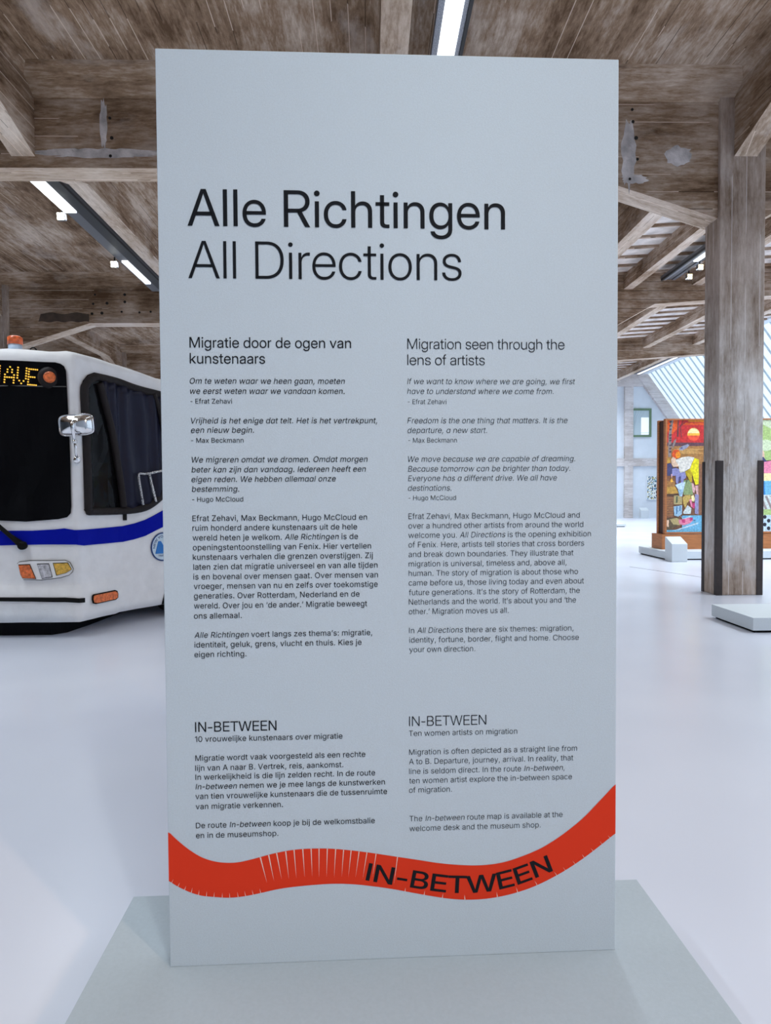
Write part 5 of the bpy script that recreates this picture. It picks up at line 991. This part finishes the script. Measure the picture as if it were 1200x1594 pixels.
bm = bmesh.new(); box(bm, 0.015, W_-0.015, 0.34, 0.42, Z0-0.01, Z0+H_-0.0, bevel=0.004); obj('picture_frame', bm, 'wood_cherry', scr)
# painted surface: layers of paint on the canvas; px are canvas units (1 unit = 1.18 cm)
PAINT = dict(sky=(0.62, 0.035, 0.035), skyhot=(0.80, 0.12, 0.02), skytop=(0.75, 0.25, 0.02), sunY=(0.95, 0.82, 0.40), sunM=(0.95, 0.50, 0.06), sunR=(0.88, 0.10, 0.045),
             trunk=(0.30, 0.25, 0.24), trunkd=(0.10, 0.07, 0.08), far=(0.13, 0.06, 0.08), field=(0.42, 0.20, 0.06), fieldl=(0.62, 0.36, 0.12), car=(0.30, 0.31, 0.42), head=(0.75, 0.10, 0.02), headl=(0.88, 0.30, 0.02),
             skin=(0.80, 0.56, 0.40), shirt=(0.74, 0.71, 0.64), yellow=(0.82, 0.72, 0.01), yelld=(0.55, 0.40, 0.02), jean=(0.27, 0.27, 0.52), jeand=(0.07, 0.07, 0.18), tan=(0.56, 0.32, 0.06), brown=(0.27, 0.12, 0.06), brownd=(0.10, 0.05, 0.03),
             glass=(0.33, 0.52, 0.66), glassd=(0.06, 0.18, 0.38), green=(0.27, 0.36, 0.16), greend=(0.10, 0.13, 0.07), hair=(0.55, 0.38, 0.10), pale=(0.62, 0.68, 0.66), pink=(0.72, 0.42, 0.42), purple=(0.32, 0.30, 0.50), bag=(0.46, 0.36, 0.16), bagd=(0.13, 0.09, 0.05),
             magenta=(0.58, 0.05, 0.18), rose=(0.80, 0.25, 0.38), water=(0.16, 0.46, 0.68), waterl=(0.55, 0.70, 0.82), leaf=(0.40, 0.55, 0.20), leafl=(0.62, 0.72, 0.48), blue=(0.03, 0.22, 0.55), black=(0.02, 0.02, 0.03))
pm = bpy.data.materials.new('oil_paint'); pm.use_nodes = True
n, l = pm.node_tree.nodes, pm.node_tree.links; b = n['Principled BSDF']; b.inputs['Roughness'].default_value = 0.45
at_ = n.new('ShaderNodeAttribute'); at_.attribute_name = 'paint'
tc = n.new('ShaderNodeTexCoord'); t = n.new('ShaderNodeTexNoise'); t.inputs['Scale'].default_value = 30; t.inputs['Detail'].default_value = 6; l.new(tc.outputs['Object'], t.inputs['Vector'])
mr = n.new('ShaderNodeMapRange'); l.new(t.outputs['Fac'], mr.inputs[0]); mr.inputs[1].default_value = 0.3; mr.inputs[2].default_value = 0.7; mr.inputs[3].default_value = 0.8; mr.inputs[4].default_value = 1.35
vm = n.new('ShaderNodeVectorMath'); vm.operation = 'SCALE'; l.new(at_.outputs['Color'], vm.inputs[0]); l.new(mr.outputs[0], vm.inputs['Scale']); l.new(vm.outputs[0], b.inputs['Base Color'])
MATS['oil_paint'] = pm
bm = bmesh.new(); cl = bm.loops.layers.float_color.new('paint'); layer = [0]
kx, kz = (W_-2*t_)/338.0, (H_-t_*1.5)/176.0
def paint(c, pts):
    y = 0.055-0.0002*layer[0]; layer[0] += 1
    tr = tessellate_polygon([[Vector((x, z, 0)) for x, z in pts]])
    vs = [bm.verts.new((t_+x*kx, y, Z0+H_-t_*0.7-z*kz)) for x, z in pts]
    for q in tr:
        f = bm.faces.new([vs[i] for i in q])
        for lp in f.loops: lp[cl] = (*PAINT[c], 1)
R_ = lambda x0, z0, x1, z1: [(x0, z0), (x1, z0), (x1, z1), (x0, z1)]
def ell(cx, cz, rx, rz, a0=0, a1=360, n=22): return [(cx+rx*math.cos(math.radians(a0+(a1-a0)*i/n)), cz+rz*math.sin(math.radians(a0+(a1-a0)*i/n))) for i in range(n+(a1-a0 < 360))]
st_ = lambda x0, z0, x1, z1, w0, w1: [(x0-w0, z0), (x0+w0, z0), (x1+w1, z1), (x1-w1, z1)]
def U(pts, oz=0): return [((x-155)/15.94, (z-205)/15.94+oz) for x, z in pts]
def D(pts): return [((x-155)/15.94, (z-205)/15.94+95) for x, z in pts]
paint('brown', R_(0, 0, 338, 176))
paint('sky', R_(0, 0, 110, 40)); paint('skyhot', U([(155, 205), (460, 205), (420, 420), (300, 560), (155, 480)])); paint('skytop', U([(700, 205), (1900, 205), (1900, 262), (720, 250)])); paint('skyhot', U([(640, 270), (1900, 270), (1900, 330), (560, 320)]))
paint('sunR', U(ell(850, 560, 160, 165))); paint('sunM', U(ell(850, 560, 160, 165, 170, 370))); paint('sunY', U(ell(850, 555, 150, 150, 190, 350)))
paint('far', U([(155, 760), (1900, 770), (1900, 870), (155, 860)])); paint('field', U([(155, 850), (1900, 850), (1900, 1300), (155, 1300)]))
for k in range(9): paint('fieldl', U([(330+60*k, 930+30*(k % 4)), (560+70*k, 915+36*(k % 4)), (620+70*k, 935+34*(k % 4)), (380+60*k, 955+30*(k % 4))]))
paint('car', U([(480, 900), (560, 850), (700, 800), (740, 830), (680, 900), (560, 960), (490, 950)])); paint('jeand', U([(510, 890), (560, 880), (565, 910), (515, 915)]))
paint('trunk', U([(275, 205), (330, 205), (285, 500), (270, 1120), (200, 1120), (205, 600), (230, 420)])); paint('trunk', U([(300, 870), (340, 720), (400, 660), (395, 740), (340, 880), (310, 920)]))
for z in (230, 330, 420, 560, 640, 700, 820, 900, 980): paint('trunkd', U([(215, z), (275, z-18), (285, z+20), (235, z+42)]))
for a in ((440, 620, 450, 205, 13, 10), (460, 390, 700, 205, 10, 5), (535, 620, 500, 330, 8, 6), (530, 330, 580, 205, 8, 6)): paint('trunkd', U(st_(*a)))
paint('head', U(ell(400, 1050, 105, 115))); paint('headl', U(ell(450, 1070, 62, 80)))
paint('tan', U([(155, 1150), (240, 1160), (250, 1280), (155, 1270)])); paint('jeand', U([(155, 1300), (260, 1270), (320, 1400), (400, 1380), (480, 1594), (155, 1594)]))
paint('jean', U([(300, 1420), (400, 1400), (640, 1470), (640, 1594), (300, 1594)]))
paint('skin', U([(270, 1190), (310, 1120), (380, 1150), (450, 1250), (470, 1360), (330, 1370), (290, 1310)]))
paint('shirt', U([(380, 1200), (560, 1130), (720, 1110), (870, 1140), (850, 1280), (780, 1400), (600, 1500), (500, 1520), (460, 1330)]))
paint('yelld', U([(800, 1290), (870, 1150), (985, 1180), (985, 1594), (640, 1594), (630, 1500), (760, 1420)])); paint('yellow', U([(840, 1250), (880, 1155), (985, 1195), (980, 1594), (840, 1594), (760, 1430)]))
# lower half
paint('field', D([(155, 210), (370, 210), (380, 560), (155, 560)])); paint('tan', D([(155, 360), (380, 350), (470, 520), (155, 530)])); paint('brownd', D([(155, 535), (470, 535), (400, 600), (155, 600)])); paint('brown', D([(155, 600), (345, 600), (340, 1130), (155, 1130)]))
for k in range(8): paint('field', D([(160, 640+60*k), (330, 630+60*k), (335, 640+60*k), (165, 655+60*k)]))
paint('sunM', D([(255, 190), (290, 130), (330, 230), (260, 240)])); paint('pink', D([(270, 40), (300, 30), (300, 130), (275, 120)]))
paint('jean', D([(385, 0), (640, 0), (660, 130), (600, 170), (580, 340), (530, 330), (520, 160), (440, 290), (400, 260)])); paint('jeand', D([(470, 100), (530, 90), (520, 170), (450, 290)]))
paint('green', D([(600, 200), (720, 180), (820, 300), (840, 560), (600, 560), (570, 420)])); paint('greend', D([(650, 200), (700, 190), (660, 300)]))
paint('waterl', D([(375, 310), (500, 260), (640, 240), (610, 380), (560, 600), (500, 600), (470, 440)])); paint('glass', D([(450, 430), (600, 420), (540, 600), (490, 590)]))
paint('yelld', D([(650, 0), (820, 0), (800, 260), (740, 200)])); paint('yellow', D([(820, 0), (985, 0), (980, 290), (900, 310), (850, 160)]))
paint('pink', D([(800, 260), (850, 280), (900, 420), (870, 520), (830, 480)])); paint('pink', D([(890, 330), (970, 330), (975, 570), (930, 540)])); paint('purple', D([(890, 540), (985, 560), (985, 1060), (890, 1030)]))
paint('bag', D([(345, 580), (420, 570), (560, 620), (560, 800), (345, 800)])); paint('greend', D([(400, 600), (450, 590), (440, 760), (400, 760)]))
paint('glass', D([(340, 850), (560, 820), (560, 1040), (460, 1110), (360, 1080)])); paint('glassd', D([(410, 850), (440, 850), (435, 1040), (405, 1040)])); paint('glassd', D([(495, 840), (525, 840), (515, 960), (490, 970)]))
paint('hair', D([(570, 620), (640, 570), (770, 560), (790, 680), (690, 760), (640, 910), (590, 780)])); paint('sunY', D([(790, 590), (850, 560), (890, 650), (870, 730), (810, 720)])); paint('rose', D([(740, 680), (800, 670), (830, 870), (790, 860)])); paint('pale', D([(590, 990), (700, 820), (800, 900), (780, 1040), (600, 1040)]))
paint('magenta', D([(830, 760), (890, 770), (880, 900), (830, 900)]))
paint('water', D([(155, 1440), (1900, 1440), (1900, 1600), (155, 1600)])); paint('water', D([(560, 1080), (1900, 1070), (1900, 1450), (560, 1450)])); paint('waterl', D([(480, 1050), (600, 1160), (800, 1080), (760, 1130), (600, 1190)]))
paint('bagd', D([(155, 1150), (480, 1120), (480, 1330), (230, 1440), (155, 1420)])); paint('skin', D([(155, 1190), (220, 1190), (215, 1370), (155, 1350)])); paint('bag', D([(240, 1170), (420, 1140), (520, 1180), (520, 1330), (330, 1300)]))
paint('rose', D([(470, 1190), (760, 1130), (850, 1200), (760, 1280), (600, 1330), (490, 1290)])); paint('magenta', D([(540, 1180), (640, 1180), (640, 1270), (560, 1260)])); paint('magenta', D([(750, 1140), (840, 1130), (830, 1200), (760, 1220)])); paint('waterl', D([(350, 1450), (980, 1250), (980, 1290), (500, 1440)])); paint('glassd', D([(840, 1190), (920, 1190), (880, 1230)]))
# stretch hidden by, and to the right of, the column
paint('leafl', R_(110, 0, 338, 60)); paint('leaf', [(120, 20), (150, 5), (200, 30), (250, 8), (338, 40), (338, 62), (110, 64)]); paint('skin', ell(148, 56, 10, 13)); paint('leafl', ell(160, 40, 12, 9)); paint('jeand', [(138, 64), (156, 58), (166, 70), (140, 74)])
paint('rose', [(136, 70), (170, 64), (176, 84), (138, 86)]); paint('sunY', R_(136, 84, 180, 96)); paint('water', R_(110, 96, 338, 120)); paint('blue', [(136, 98), (158, 96), (160, 120), (140, 122)]); paint('pale', R_(110, 118, 338, 142))
for k in range(14): paint('trunk', [(132+9*k, 120), (136+9*k, 120), (146+9*k, 142), (142+9*k, 142)])
paint('leaf', R_(110, 141, 338, 152)); paint('waterl', R_(110, 150, 338, 176))
for i in range(30):
    for j in range(4):
        if (i+j) % 2: paint('black', ell(140+6.4*i, 153+6*j, 3.0, 3.2, n=8))
obj('canvas', bm, 'oil_paint', scr, normals=False)

# picture on the far wall
pic = thing('wall_picture', 'small pale mosaic-like picture on the far wall', 'picture', (12.75, 29.995, 1.34))
bm = bmesh.new(); box(bm, -0.37, 0.37, -0.06, 0, -0.54, 0.54, bevel=0.004); obj('picture_frame', bm, 'wall_white', pic)
bm = bmesh.new(); cl2 = bm.loops.layers.float_color.new('paint'); rp = random.Random(9)
cols_ = [(0.75, 0.78, 0.74)]*5+[(0.5, 0.42, 0.06), (0.05, 0.12, 0.2), (0.10, 0.25, 0.4), (0.03, 0.03, 0.05), (0.35, 0.5, 0.5)]
for i in range(16):
    for j in range(24):
        x0, z0 = -0.34+i*0.0425, -0.51+j*0.0425
        f = bm.faces.new([bm.verts.new(p) for p in ((x0, -0.062, z0), (x0+0.0425, -0.062, z0), (x0+0.0425, -0.062, z0+0.0425), (x0, -0.062, z0+0.0425))])
        c_ = rp.choice(cols_)
        for lp in f.loops: lp[cl2] = (*c_, 1)
obj('canvas', bm, 'oil_paint', pic, normals=False)
